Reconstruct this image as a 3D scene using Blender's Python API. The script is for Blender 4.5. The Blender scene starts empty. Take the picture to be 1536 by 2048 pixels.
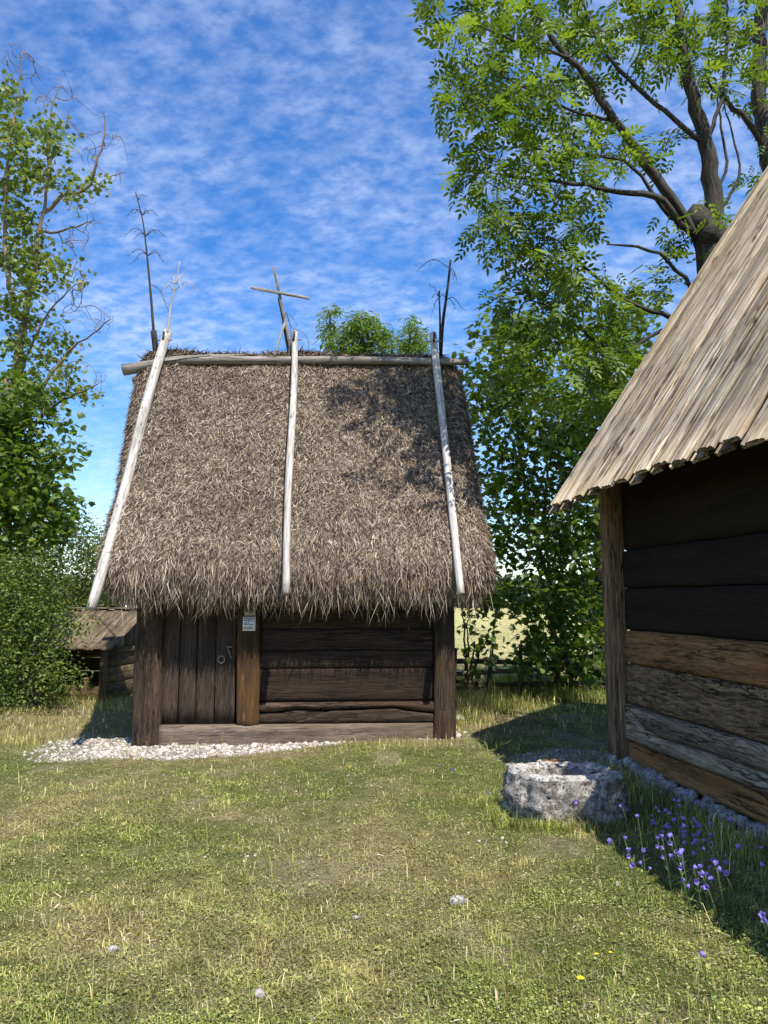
import bpy, math
import numpy as np
from mathutils import Matrix, Vector
R = math.radians
S = bpy.context.scene
COL = S.collection
rng = np.random.default_rng(7)

# ------------------------------------------------------------------ camera
F, CX, CY = 1540.0, 768.0, 1024.0          # photo pixels (1536 x 2048)
TH = math.atan(176 / F)                    # camera pitched up, horizon at row 1200
CAMH = 1.6
cd = bpy.data.cameras.new('camera'); cam = bpy.data.objects.new('camera', cd); COL.objects.link(cam)
cam.location = (0, 0, CAMH); cam.rotation_euler = (R(90) + TH, 0, 0)
cd.sensor_fit = 'HORIZONTAL'; cd.sensor_width = 36; cd.lens = 36 * F / 1536
cd.clip_end = 2000; cd.clip_start = 0.05
S.camera = cam
S.render.resolution_x = 768; S.render.resolution_y = 1024

# ------------------------------------------------------------------ light
SUN = np.array([0.40, -0.82, 1.46]); SUN /= np.linalg.norm(SUN)
sl = bpy.data.lights.new('sun', 'SUN'); so = bpy.data.objects.new('sun', sl); COL.objects.link(so)
sl.energy = 4.8; sl.angle = R(0.53); sl.color = (1.0, 0.955, 0.88)
so.rotation_euler = Vector(SUN).to_track_quat('Z', 'Y').to_euler()
so.location = (6, -10, 14)
W = bpy.data.worlds.new('World'); S.world = W; W.use_nodes = True
wn, wl = W.node_tree.nodes, W.node_tree.links
bg = wn['Background']; bg.inputs['Strength'].default_value = 0.15
sky = wn.new('ShaderNodeTexSky'); sky.sky_type = 'NISHITA'; sky.sun_disc = False
sky.sun_elevation = math.asin(SUN[2]); sky.sun_rotation = math.atan2(SUN[0], SUN[1])
sky.air_density = 1.0; sky.dust_density = 0.35; sky.ozone_density = 2.0
hs = wn.new('ShaderNodeHueSaturation'); hs.inputs['Saturation'].default_value = 1.46; hs.inputs['Hue'].default_value = 0.510
wl.new(sky.outputs[0], hs.inputs['Color'])
# thin altocumulus: noise on the direction projected to a flat layer overhead
tc = wn.new('ShaderNodeTexCoord'); sp = wn.new('ShaderNodeSeparateXYZ'); wl.new(tc.outputs['Generated'], sp.inputs[0])
def wmath(op, a, b, clamp=False):
    n = wn.new('ShaderNodeMath'); n.operation = op; n.use_clamp = clamp
    for i, v in enumerate((a, b)):
        if v is None: continue
        if isinstance(v, (int, float)): n.inputs[i].default_value = v
        else: wl.new(v, n.inputs[i])
    return n.outputs[0]
zc = wmath('ADD', wmath('MAXIMUM', sp.outputs[2], 0.0), 0.30)
cb = wn.new('ShaderNodeCombineXYZ'); wl.new(wmath('DIVIDE', sp.outputs[0], zc), cb.inputs[0]); wl.new(wmath('DIVIDE', sp.outputs[1], zc), cb.inputs[1])
def wnoise(scale, detail, rough, dist, rot, sc):
    m = wn.new('ShaderNodeMapping'); m.inputs['Rotation'].default_value = (0, 0, R(rot)); m.inputs['Scale'].default_value = sc
    wl.new(cb.outputs[0], m.inputs[0]); n = wn.new('ShaderNodeTexNoise')
    n.inputs['Scale'].default_value = scale; n.inputs['Detail'].default_value = detail
    n.inputs['Roughness'].default_value = rough; n.inputs['Distortion'].default_value = dist
    wl.new(m.outputs[0], n.inputs[0]); return n.outputs[0]
def wramp(v, a, b):
    n = wn.new('ShaderNodeMapRange'); n.interpolation_type = 'SMOOTHSTEP'
    n.inputs['From Min'].default_value = a; n.inputs['From Max'].default_value = b; wl.new(v, n.inputs[0]); return n.outputs[0]
fine = wramp(wnoise(25., 5, 0.6, 0.0, 30, (1.0, 1.45, 1)), 0.30, 0.74)
mid = wramp(wnoise(5.5, 4, 0.62, 0.0, 40, (1, 1.3, 1)), 0.26, 0.70)
big = wramp(wnoise(0.9, 3, 0.5, 0.0, 10, (1, 1, 1)), 0.25, 0.62)
cl = wmath('MULTIPLY', wmath('ADD', wmath('MULTIPLY', fine, 0.75), 0.25), wmath('ADD', wmath('MULTIPLY', mid, 0.75), 0.25))
cl = wmath('MULTIPLY', wmath('MULTIPLY', cl, wmath('ADD', wmath('MULTIPLY', big, 0.6), 0.4)), 0.52, True)
mx = wn.new('ShaderNodeMix'); mx.data_type = 'RGBA'
wl.new(cl, mx.inputs['Factor']); wl.new(hs.outputs[0], mx.inputs[6]); mx.inputs[7].default_value = (4.9, 5.4, 6.3, 1)
wl.new(mx.outputs[2], bg.inputs['Color'])
S.view_settings.view_transform = 'Standard'; S.view_settings.look = 'None'
S.view_settings.exposure = 0.57; S.view_settings.gamma = 1.0

# ------------------------------------------------------------------ pixel helpers
ct, st_ = math.cos(TH), math.sin(TH)
def ray(px, py):
    u = (px - CX) / F; v = (py - CY) / F
    return np.array([u, ct + v * st_, st_ - v * ct])
def P(px, py, Y):
    d = ray(px, py); return np.array([0, 0, CAMH]) + d * (Y / d[1])
def G(px, py, z=0.0):
    d = ray(px, py); return np.array([0, 0, CAMH]) + d * ((z - CAMH) / d[2])

# ------------------------------------------------------------------ noise
def _h(i, j, k, s):
    n = (i * 374761393 + j * 668265263 + k * 2147483647 + s * 1274126177) & 0xFFFFFFFF
    n = ((n ^ (n >> 13)) * 1274126177) & 0xFFFFFFFF
    return ((n ^ (n >> 16)) & 0xFFFF) / 65535.0
def vn(p, seed=0):
    p = np.asarray(p, float); i = np.floor(p).astype(np.int64); f = p - i; f = f * f * (3 - 2 * f); r = 0
    for a in (0, 1):
        for b in (0, 1):
            for c in (0, 1):
                w = np.abs(1 - a - f[..., 0]) * np.abs(1 - b - f[..., 1]) * np.abs(1 - c - f[..., 2])
                r = r + w * _h(i[..., 0] + a, i[..., 1] + b, i[..., 2] + c, seed)
    return r
def fbm(p, seed=0, o=4):
    r = 0; a = 0.5; t = 0; p = np.asarray(p, float)
    for k in range(o):
        r = r + a * vn(p, seed + k * 17); t += a; a *= 0.5; p = p * 2.03 + 11.7
    return r / t
def fb2(x, y, sc, seed=0, o=4):
    x = np.asarray(x, float); return fbm(np.stack([x * sc, np.asarray(y, float) * sc, np.zeros_like(x)], -1), seed, o)
def sstep(a, b, x):
    t = np.clip((np.asarray(x, float) - a) / (b - a), 0, 1); return t * t * (3 - 2 * t)

# ------------------------------------------------------------------ mesh building
def mesh_raw(name, V, T=None, Q=None, cols=None, gc=None, smooth=False):
    me = bpy.data.meshes.new(name)
    T = np.zeros((0, 3), np.int64) if T is None or len(T) == 0 else np.asarray(T, np.int64)
    Q = np.zeros((0, 4), np.int64) if Q is None or len(Q) == 0 else np.asarray(Q, np.int64)
    V = np.asarray(V, np.float32)
    me.vertices.add(len(V)); me.vertices.foreach_set('co', V.ravel())
    loops = np.concatenate([T.ravel(), Q.ravel()]).astype(np.int32)
    me.loops.add(len(loops)); me.loops.foreach_set('vertex_index', loops)
    n = len(T) + len(Q); me.polygons.add(n)
    ls = np.concatenate([np.arange(len(T)) * 3, len(T) * 3 + np.arange(len(Q)) * 4]).astype(np.int32)
    me.polygons.foreach_set('loop_start', ls)
    if smooth: me.polygons.foreach_set('use_smooth', np.ones(n, bool))
    if cols is not None:
        a = me.attributes.new('tint', 'FLOAT_COLOR', 'POINT')
        c = np.ones((len(V), 4), np.float32); c[:, :3] = cols; a.data.foreach_set('color', c.ravel())
    if gc is not None:
        a = me.attributes.new('gc', 'FLOAT_VECTOR', 'POINT'); a.data.foreach_set('vector', np.asarray(gc, np.float32).ravel())
    me.update(); me.validate(); return me
def link(name, me, mat, parent=None):
    o = bpy.data.objects.new(name, me); COL.objects.link(o)
    if mat is not None and not me.materials: me.materials.append(mat)
    if parent is not None: o.parent = parent
    return o
class MB:
    def __init__(s): s.V = []; s.T = []; s.Q = []; s.G = []; s.n = 0
    def add(s, V, T=(), Q=(), gc=None):
        V = np.asarray(V, float)
        if len(T): s.T.append(np.asarray(T) + s.n)
        if len(Q): s.Q.append(np.asarray(Q) + s.n)
        s.V.append(V); s.G.append(V if gc is None else np.asarray(gc, float)); s.n += len(V); return s
    def build(s, name, mat, parent=None, origin=None, smooth=False):
        V = np.concatenate(s.V)
        if origin is not None: V = V - np.asarray(origin)
        me = mesh_raw(name, V, np.concatenate(s.T) if s.T else None, np.concatenate(s.Q) if s.Q else None, None, np.concatenate(s.G), smooth)
        return link(name, me, mat, parent)
def empty(name, loc=(0, 0, 0), rz=0):
    o = bpy.data.objects.new(name, None); COL.objects.link(o); o.location = loc; o.rotation_euler = (0, 0, rz); o.empty_display_size = .2; return o
def tag(o, label=None, cat=None, group=None, kind=None):
    for k, v in (('label', label), ('category', cat), ('group', group), ('kind', kind)):
        if v: o[k] = v
    return o
def nrm(v): v = np.asarray(v, float); return v / (np.linalg.norm(v) + 1e-12)

def tube(mb, pts, rad, sides=8, caps=True, rough=0.0, seed=0):
    pts = np.asarray(pts, float); rad = np.broadcast_to(np.asarray(rad, float), (len(pts),)).copy(); n = len(pts)
    t = np.gradient(pts, axis=0); t /= np.linalg.norm(t, axis=1, keepdims=True) + 1e-12
    ref = np.eye(3)[np.argmin(np.abs(t).max(0))]
    u = np.cross(t, ref); u /= np.linalg.norm(u, axis=1, keepdims=True) + 1e-12; w = np.cross(t, u)
    a = np.arange(sides) / sides * 2 * math.pi; ca, sa = np.cos(a), np.sin(a)
    rr = rad[:, None] * np.ones((1, sides))
    if rough:
        L = np.concatenate([[0], np.cumsum(np.linalg.norm(np.diff(pts, axis=0), axis=1))])
        q = np.stack(np.broadcast_arrays(L[:, None] * 2.5, ca[None] * 1.3 + 5, sa[None] * 1.3 + 5), -1)
        rr = rr * (1 + rough * 2 * (fbm(q, seed, 3) - .5))
    V = pts[:, None, :] + rr[..., None] * (u[:, None, :] * ca[None, :, None] + w[:, None, :] * sa[None, :, None])
    V = V.reshape(-1, 3)
    L = np.concatenate([[0], np.cumsum(np.linalg.norm(np.diff(pts, axis=0), axis=1))])
    gc = np.stack(np.broadcast_arrays(L[:, None], rad[:, None] * ca[None], rad[:, None] * sa[None]), -1).reshape(-1, 3) + np.array([seed * 3.7 % 50, seed * 1.3 % 20, 0])
    i = np.arange(n - 1)[:, None] * sides; j = np.arange(sides)[None]; j2 = (j + 1) % sides
    Q = np.stack([i + j, i + j2, i + sides + j2, i + sides + j], -1).reshape(-1, 4)
    T = []
    if caps:
        for e, base in ((0, 0), (n - 1, (n - 1) * sides)):
            for k in range(1, sides - 1):
                T.append((base, base + k + 1, base + k) if e == 0 else (base, base + k, base + k + 1))
    mb.add(V, T, Q, gc)
def smoothpts(pts, n):
    """Catmull-Rom through pts, n samples"""
    pts = np.asarray(pts, float)
    p = np.vstack([2 * pts[0] - pts[1], pts, 2 * pts[-1] - pts[-2]])
    d = np.concatenate([[0], np.cumsum(np.linalg.norm(np.diff(pts, axis=0), axis=1))]); ts = np.linspace(0, d[-1], n); out = []
    for t in ts:
        k = min(np.searchsorted(d, t, side='right') - 1, len(pts) - 2); f = (t - d[k]) / (d[k + 1] - d[k] + 1e-12)
        a, b, c, e = p[k:k + 4]
        out.append(.5 * (2 * b + (c - a) * f + (2 * a - 5 * b + 4 * c - e) * f * f + (3 * b - a - 3 * c + e) * f ** 3))
    return np.array(out)

def plank(mb, a, b, wdir, w, t, seg=6, jw=0.004, jo=0.003, bev=0.006, seed=0, w2=None):
    """board from a to b (centre line of the FACE middle), wdir = across, thickness t centred"""
    a, b = np.asarray(a, float), np.asarray(b, float); L = np.linalg.norm(b - a); d = (b - a) / L
    wd = nrm(np.asarray(wdir) - d * np.dot(wdir, d)); nd = np.cross(d, wd)
    r = np.random.default_rng(seed + 101); V = []; gcs = []
    w2 = w if w2 is None else w2; off = r.uniform(0, 40, 3) * np.array([1, 1, 0])
    js = r.normal(0, 1, (seg + 1, 4))
    for k in range(seg + 1):
        f = k / seg; ww = (w + (w2 - w) * f) / 2; c = a + d * L * f + nd * js[k, 0] * jo * .5
        lo = -ww + js[k, 1] * jw; hi = ww + js[k, 2] * jw; h = t / 2
        for (x, z) in ((lo + bev, -h), (hi - bev, -h), (hi, -h + bev), (hi, h - bev), (hi - bev, h), (lo + bev, h), (lo, h - bev), (lo, -h + bev)):
            V.append(c + wd * x + nd * z); gcs.append(np.array([L * f, x, z]) + off)
    i = np.arange(seg)[:, None] * 8; j = np.arange(8)[None]; j2 = (j + 1) % 8
    Q = np.stack([i + j, i + j2, i + 8 + j2, i + 8 + j], -1).reshape(-1, 4); T = []
    for k in range(1, 7): T.append((0, k + 1, k)); T.append((seg * 8, seg * 8 + k, seg * 8 + k + 1))
    mb.add(V, T, Q, gcs); return mb

def strip(mb, xs, zb, zt, yf, yb, rows=8, relief=0.004, rs=(2.0, 18.0), bev=0.012, seed=0, bulge=0.0, axis='x'):
    """plank in the x-z plane facing -y with wavy edges zb(x), zt(x) and a relief front"""
    xs = np.asarray(xs, float); n = len(xs); zb = np.broadcast_to(zb, (n,)); zt = np.broadcast_to(zt, (n,))
    f = np.linspace(0, 1, rows + 1); X = xs[:, None] * np.ones((1, rows + 1)); Z = zb[:, None] + (zt - zb)[:, None] * f[None]
    e = np.minimum(Z - zb[:, None], zt[:, None] - Z)
    Y = yf + bev * (1 - sstep(0, bev * 1.6, e)) - bulge * (1 - (2 * f[None] - 1) ** 2)
    q = np.stack([X * rs[0], Z * rs[1] + 1.5 * fbm(np.stack([X * 1.5, Z * 2, Z * 0], -1), seed + 3, 2), X * 0 + seed], -1)
    Y = Y + relief * 2 * (np.abs(fbm(q, seed, 4) - .5) * -2 + .35)
    Fr = np.stack([X, Y, Z], -1).reshape(-1, 3); nr = rows + 1
    Bk = np.stack([np.stack([xs, xs * 0 + yb, zb], -1), np.stack([xs, xs * 0 + yb, zt], -1)], 1).reshape(-1, 3)
    V = np.vstack([Fr, Bk]); nb = len(Fr)
    i = np.arange(n - 1)[:, None] * nr; j = np.arange(rows)[None]
    Q = [np.stack([i + j, i + nr + j, i + nr + j + 1, i + j + 1], -1).reshape(-1, 4)]
    k = np.arange(n - 1)
    Q.append(np.stack([k * nr + rows, (k + 1) * nr + rows, nb + 2 * (k + 1) + 1, nb + 2 * k + 1], -1))
    Q.append(np.stack([(k + 1) * nr, k * nr, nb + 2 * k, nb + 2 * (k + 1)], -1))
    Q.append(np.stack([nb + 2 * k, nb + 2 * k + 1, nb + 2 * k + 3, nb + 2 * k + 2], -1))
    T = []
    for base, bk, fl in ((0, nb, 0), ((n - 1) * nr, nb + 2 * (n - 1), 1)):
        for r_ in range(rows):
            T.append((base + r_, base + r_ + 1, bk) if not fl else (base + r_ + 1, base + r_, bk))
        T.append((base + rows, bk + 1, bk) if not fl else (bk + 1, base + rows, bk))
    r = np.random.default_rng(seed + 5); off = r.uniform(0, 40, 3) * np.array([1, 1, 0])
    mb.add(V, T, np.vstack(Q), np.stack([V[:, 0], V[:, 2], V[:, 1]], -1) + off); return mb

def ico(sub=2):
    import bmesh
    bm = bmesh.new(); bmesh.ops.create_icosphere(bm, subdivisions=sub, radius=1)
    V = np.array([v.co[:] for v in bm.verts]); T = np.array([[v.index for v in f.verts] for f in bm.faces]); bm.free(); return V, T
ICO1, ICO2, ICO3 = ico(1), ico(2), ico(4)
def stone_mesh(mb, c, r, seed, sub=ICO2, amp=.35, rot=0, fs=1.6):
    V, T = sub; d = 1 + amp * 2 * (fbm(V * fs + seed * 7.3, seed, 3) - .5); U = V * d[:, None] * np.asarray(r)
    cr, sr = math.cos(rot), math.sin(rot); U = np.stack([U[:, 0] * cr - U[:, 1] * sr, U[:, 0] * sr + U[:, 1] * cr, U[:, 2]], -1)
    mb.add(U + np.asarray(c), T)
def basis(d, up, roll=None):
    """columns x=d, y, z~up ; arrays N,3"""
    d = d / (np.linalg.norm(d, axis=1, keepdims=True) + 1e-9)
    y = np.cross(up, d); y /= np.linalg.norm(y, axis=1, keepdims=True) + 1e-9; z = np.cross(d, y)
    return np.stack([d, y, z], -1)
def scatter(tv, tt, pos, M, sc):
    """instances of a template: returns V,T"""
    N = len(pos); V = np.einsum('nij,kj->nki', M, tv) * sc[:, None, None] + pos[:, None, :]
    T = tt[None] + (np.arange(N) * len(tv))[:, None, None]
    return V.reshape(-1, 3), T.reshape(-1, 3)

# ------------------------------------------------------------------ materials
def newmat(name):
    m = bpy.data.materials.new(name); m.use_nodes = True; nt = m.node_tree; return m, nt.nodes, nt.links, nt.nodes['Principled BSDF']
class NT:
    def __init__(s, nodes, links): s.n, s.l = nodes, links
    def put(s, sock, v):
        if isinstance(v, (int, float)): sock.default_value = v
        elif isinstance(v, tuple): sock.default_value = v if len(v) == len(sock.default_value) else (*v, 1)[:len(sock.default_value)]
        elif v is not None: s.l.new(v, sock)
    def math(s, op, a, b=None, clamp=False):
        n = s.n.new('ShaderNodeMath'); n.operation = op; n.use_clamp = clamp; s.put(n.inputs[0], a)
        if b is not None: s.put(n.inputs[1], b)
        return n.outputs[0]
    def vmul(s, v, sc, add=None):
        n = s.n.new('ShaderNodeVectorMath'); n.operation = 'MULTIPLY'; s.put(n.inputs[0], v); s.put(n.inputs[1], sc); o = n.outputs[0]
        if add is not None:
            n = s.n.new('ShaderNodeVectorMath'); n.operation = 'ADD'; s.put(n.inputs[0], o); s.put(n.inputs[1], add); o = n.outputs[0]
        return o
    def noise(s, v, scale=1, detail=4, rough=.55, dist=0):
        n = s.n.new('ShaderNodeTexNoise'); s.put(n.inputs['Vector'], v); n.inputs['Scale'].default_value = scale
        n.inputs['Detail'].default_value = detail; n.inputs['Roughness'].default_value = rough; n.inputs['Distortion'].default_value = dist; return n.outputs[0]
    def ramp(s, v, a, b, lo=0., hi=1.):
        n = s.n.new('ShaderNodeMapRange'); n.interpolation_type = 'SMOOTHSTEP'; s.put(n.inputs[0], v)
        for k, x in (('From Min', a), ('From Max', b), ('To Min', lo), ('To Max', hi)): n.inputs[k].default_value = x
        return n.outputs[0]
    def mix(s, f, a, b, mode='MIX'):
        n = s.n.new('ShaderNodeMix'); n.data_type = 'RGBA'; n.blend_type = mode; s.put(n.inputs[0], f); s.put(n.inputs[6], a); s.put(n.inputs[7], b); return n.outputs[2]
    def bump(s, h, strength, dist, bsdf):
        n = s.n.new('ShaderNodeBump'); n.inputs['Strength'].default_value = strength; n.inputs['Distance'].default_value = dist
        s.put(n.inputs['Height'], h); s.l.new(n.outputs[0], bsdf.inputs['Normal'])

def wood(name, dark, light, crackcol=None, crack=.6, fine=70., wav=.06, bump=.6, bd=.006, rough=.85, warm=None, warmf=.4, knots=0.0, cs=22., ks=(2.4, 7.0, 0.0)):
    m, n, l, b = newmat(name); t = NT(n, l)
    at = n.new('ShaderNodeAttribute'); at.attribute_name = 'gc'; oi = n.new('ShaderNodeObjectInfo')
    rv = n.new('ShaderNodeCombineXYZ'); t.put(rv.inputs[0], t.math('MULTIPLY', oi.outputs['Random'], 37.)); t.put(rv.inputs[1], t.math('MULTIPLY', oi.outputs['Random'], 9.1))
    va = n.new('ShaderNodeVectorMath'); va.operation = 'ADD'; l.new(at.outputs['Vector'], va.inputs[0]); l.new(rv.outputs[0], va.inputs[1]); gc = va.outputs[0]
    w = t.noise(t.vmul(gc, (1.6, 6., 6.)), 1, 3, .6)
    cbn = n.new('ShaderNodeCombineXYZ'); wv = t.math('MULTIPLY', t.math('SUBTRACT', w, .5), wav); t.put(cbn.inputs[1], wv); t.put(cbn.inputs[2], wv)
    va2 = n.new('ShaderNodeVectorMath'); va2.operation = 'ADD'; l.new(gc, va2.inputs[0]); l.new(cbn.outputs[0], va2.inputs[1]); g2 = va2.outputs[0]
    grain = t.noise(t.vmul(g2, (4.0, fine * 1.35, fine * 1.35)), 1, 7, .72)
    cn = t.noise(t.vmul(g2, (1.1, cs, cs)), 1, 3, .55)
    cm = t.ramp(t.noise(t.vmul(gc, (1.7, 5., 5.), (7, 3, 2)), 1, 2, .5), .38, .60)
    crk = t.math('MULTIPLY', t.ramp(t.math('ABSOLUTE', t.math('SUBTRACT', cn, .5)), .006, .034, 1, 0), cm)
    tone = t.noise(t.vmul(gc, (.9, 3.5, 3.5)), 1, 3, .55)
    c = t.mix(t.ramp(grain, .36, .64), dark, light)
    if warm: c = t.mix(t.math('MULTIPLY', t.ramp(tone, .4, .68), warmf), c, warm)
    c = t.mix(1.0, c, t.mix(t.ramp(t.noise(t.vmul(gc, (.6, 9, 9), (3, 5, 1)), 1, 4, .6), .3, .7), (.62, .6, .58), (1.15, 1.13, 1.1)), 'MULTIPLY')
    h = t.math('SUBTRACT', grain, t.math('MULTIPLY', crk, crack))
    if knots:
        vo = n.new('ShaderNodeTexVoronoi'); vo.inputs['Scale'].default_value = 1; t.put(vo.inputs['Vector'], t.vmul(gc, ks)); vo.inputs['Randomness'].default_value = .9
        k = t.ramp(vo.outputs['Distance'], .10, .16, 1, 0); c = t.mix(t.math('MULTIPLY', k, knots), c, tuple(x * 2.2 for x in light) if knots < .9 else tuple(x * .25 for x in dark))
    c = t.mix(t.math('MULTIPLY', crk, crack), c, crackcol or tuple(x * .25 for x in dark))
    oc = n.new('ShaderNodeMix'); oc.data_type = 'RGBA'; oc.blend_type = 'MULTIPLY'; oc.inputs[0].default_value = 1; t.put(oc.inputs[6], c)
    rr = t.ramp(oi.outputs['Random'], 0, 1, .76, 1.18); rc = n.new('ShaderNodeCombineColor'); [t.put(rc.inputs[i], rr) for i in range(3)]; l.new(rc.outputs[0], oc.inputs[7])
    l.new(oc.outputs[2], b.inputs['Base Color']); b.inputs['Roughness'].default_value = rough; b.inputs['Specular IOR Level'].default_value = .25
    t.bump(h, bump, bd, b); return m
def tinted(name, rough=.7, transl=0.0, spec=.25, tcol=(1.25, 1.25, .6), noise=0.0):
    """colour from the per-piece 'tint' attribute"""
    m, n, l, b = newmat(name); t = NT(n, l); at = n.new('ShaderNodeAttribute'); at.attribute_name = 'tint'; c = at.outputs['Color']
    l.new(c, b.inputs['Base Color']); b.inputs['Roughness'].default_value = rough; b.inputs['Specular IOR Level'].default_value = spec
    if transl:
        tr = n.new('ShaderNodeBsdfTranslucent'); l.new(t.mix(1.0, c, tcol, 'MULTIPLY'), tr.inputs[0]); ms = n.new('ShaderNodeMixShader'); ms.inputs[0].default_value = transl
        l.new(b.outputs[0], ms.inputs[1]); l.new(tr.outputs[0], ms.inputs[2]); l.new(ms.outputs[0], n['Material Output'].inputs[0])
    return m
def plain(name, col, rough=.6, metal=0, nz=0.25, ns=30, bump=.2):
    m, n, l, b = newmat(name); t = NT(n, l); tc = n.new('ShaderNodeTexCoord'); f = t.noise(tc.outputs['Object'], ns, 5, .6)
    l.new(t.mix(t.ramp(f, .25, .75), tuple(x * (1 - nz) for x in col), tuple(min(1, x * (1 + nz)) for x in col)), b.inputs['Base Color'])
    b.inputs['Roughness'].default_value = rough; b.inputs['Metallic'].default_value = metal; t.bump(f, bump, .004, b); return m
def stonemat(name, a, b2, dark, lichen=None, ns=9., lich_top=False):
    m, n, l, b = newmat(name); t = NT(n, l); tc = n.new('ShaderNodeTexCoord'); o = tc.outputs['Object']
    f1 = t.noise(o, ns, 8, .68); f2 = t.noise(o, ns * 3.2, 6, .7); f3 = t.noise(o, ns * .35, 3, .5)
    c = t.mix(t.ramp(f1, .38, .62), a, b2); c = t.mix(t.ramp(f2, .50, .62), c, dark)
    c = t.mix(t.ramp(f3, .52, .68, 0, .6), c, tuple(x * .55 for x in a))
    if lichen:
        c = t.mix(t.ramp(t.noise(o, ns * .45, 5, .6, .5), .60, .66), c, lichen)
    l.new(c, b.inputs['Base Color']); b.inputs['Roughness'].default_value = .95; b.inputs['Specular IOR Level'].default_value = .15
    t.bump(t.math('ADD', f1, t.math('MULTIPLY', f2, .6)), .9, .012, b); return m

M = {}
M['hutwood'] = wood('dark_hut_wood', (.016, .010, .0065), (.062, .039, .026), crack=.75, warm=(.060, .036, .020), warmf=.35)
M['hutpost'] = wood('hut_post_wood', (.017, .0115, .008), (.088, .060, .041), crack=.85, fine=45, wav=.12, warm=(.085, .05, .024), warmf=.4, bump=.9, bd=.01)
M['pinepost'] = wood('brown_door_post_wood', (.030, .018, .010), (.085, .048, .022), crack=.35, warm=(.15, .075, .025), warmf=.85, knots=.5, fine=40)
M['doorwood'] = wood('door_wood', (.022, .016, .012), (.080, .057, .041), crack=.5, fine=80)
M['sillwood'] = wood('sill_wood', (.085, .066, .050), (.23, .185, .14), crack=.7, warm=(.10, .068, .045), warmf=.8)
M['pole'] = wood('silver_pole_wood', (.40, .37, .33), (.72, .69, .63), crack=.55, fine=40, crackcol=(.09, .08, .07), bump=.35, cs=14, knots=.95, ks=(5., 11., 11.))
M['ridgelog'] = wood('grey_ridge_log_wood', (.22, .195, .165), (.48, .44, .385), crack=.75, fine=50, crackcol=(.05, .045, .04), cs=18)
M['darkstick'] = wood('dark_stick_wood', (.035, .028, .025), (.09, .075, .065), crack=.3)
M['palestick'] = wood('pale_stick_wood', (.32, .29, .25), (.62, .58, .52), crack=.3)
M['barnroof'] = wood('barn_roof_board_wood', (.27, .215, .145), (.60, .52, .395), crack=1.0, fine=48, wav=.05, crackcol=(.055, .036, .02), warm=(.36, .25, .125), warmf=.6, bump=.7, bd=.008, cs=16)
M['tarred'] = wood('blackened_barn_wood', (.008, .005, .0032), (.024, .0155, .0095), crack=.6)
M['barnbrown'] = wood('brown_barn_wood', (.14, .072, .028), (.42, .245, .105), crack=.9, fine=55, wav=.10, bump=.9, bd=.012, warm=(.38, .185, .06), warmf=.6)
M['barnwavy'] = wood('cracked_barn_wood', (.085, .052, .028), (.42, .29, .165), crack=1.0, fine=38, wav=.22, bump=1, bd=.02, cs=26)
M['barngrey'] = wood('grey_barn_wood', (.17, .13, .09), (.46, .375, .265), crack=1.0, fine=40, wav=.14, bump=1, bd=.015, cs=20)
M['barnpost'] = wood('barn_post_wood', (.13, .082, .048), (.42, .285, .17), crack=.95, fine=50, wav=.08, bump=1, bd=.015)
M['shedroof'] = wood('shed_roof_wood', (.075, .055, .036), (.26, .20, .135), crack=.6, fine=40)
M['shedwood'] = wood('shed_wall_wood', (.075, .052, .026), (.22, .155, .075), crack=.6, fine=40)
M['fencewood'] = wood('fence_wood', (.035, .03, .025), (.11, .098, .08), crack=.5)
M['bark_ash'] = wood('ash_bark', (.036, .031, .024), (.115, .102, .080), crack=.7, fine=22, bump=.8, bd=.01, wav=.1)
M['bark_maple'] = wood('maple_bark', (.11, .085, .06), (.30, .24, .175), crack=.5, fine=24, warm=(.30, .19, .06), warmf=.5)
M['bark_dark'] = wood('dark_bark', (.04, .034, .026), (.12, .105, .085), crack=.6, fine=20)
M['thatch'] = tinted('reed_thatch', .85, .0, .15)
M['thatchcore'] = plain('thatch_core', (.045, .033, .026), .95, ns=40)
M['leaf'] = tinted('leaf', .42, .42, .35, (1.5, 1.55, .55))
M['grassblade'] = tinted('grass_blade', .55, .30, .25, (1.3, 1.35, .6))
M['pebble'] = tinted('pebble', .9, 0, .15)
M['iron'] = plain('rusty_iron', (.24, .20, .165), .5, .3, .3, 60)
M['paper'] = plain('white_notice_sheet', (.72, .74, .76), .25, 0, .03, 8, .02)
M['greyplate'] = plain('grey_label_plate', (.42, .41, .38), .4, 0, .08, 20, .05)
M['ink'] = plain('notice_print', (.05, .05, .055), .6, 0, .1, 30, 0)
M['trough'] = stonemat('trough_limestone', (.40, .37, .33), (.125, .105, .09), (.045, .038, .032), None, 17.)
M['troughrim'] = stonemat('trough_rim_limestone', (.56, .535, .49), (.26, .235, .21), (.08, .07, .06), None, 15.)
M['moss'] = plain('rusty_brown_moss', (.13, .058, .014), .95, 0, .6, 60, 1.)
M['footstone'] = stonemat('foundation_limestone', (.50, .475, .43), (.24, .215, .19), (.07, .06, .052), None, 16.)
M['violet'] = tinted('violet_petal', .5, .4, .2, (1.1, 1.05, 1.4))
M['stem'] = plain('green_stem', (.09, .14, .035), .6, 0, .3, 40)
M['redwall'] = plain('red_house_paint', (.20, .03, .022), .8, 0, .2, 10)
M['whitepaint'] = plain('white_paint', (.75, .75, .72), .6, 0, .05, 10)
M['tileroof'] = plain('dark_house_roof', (.10, .05, .035), .8, 0, .3, 6)

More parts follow.
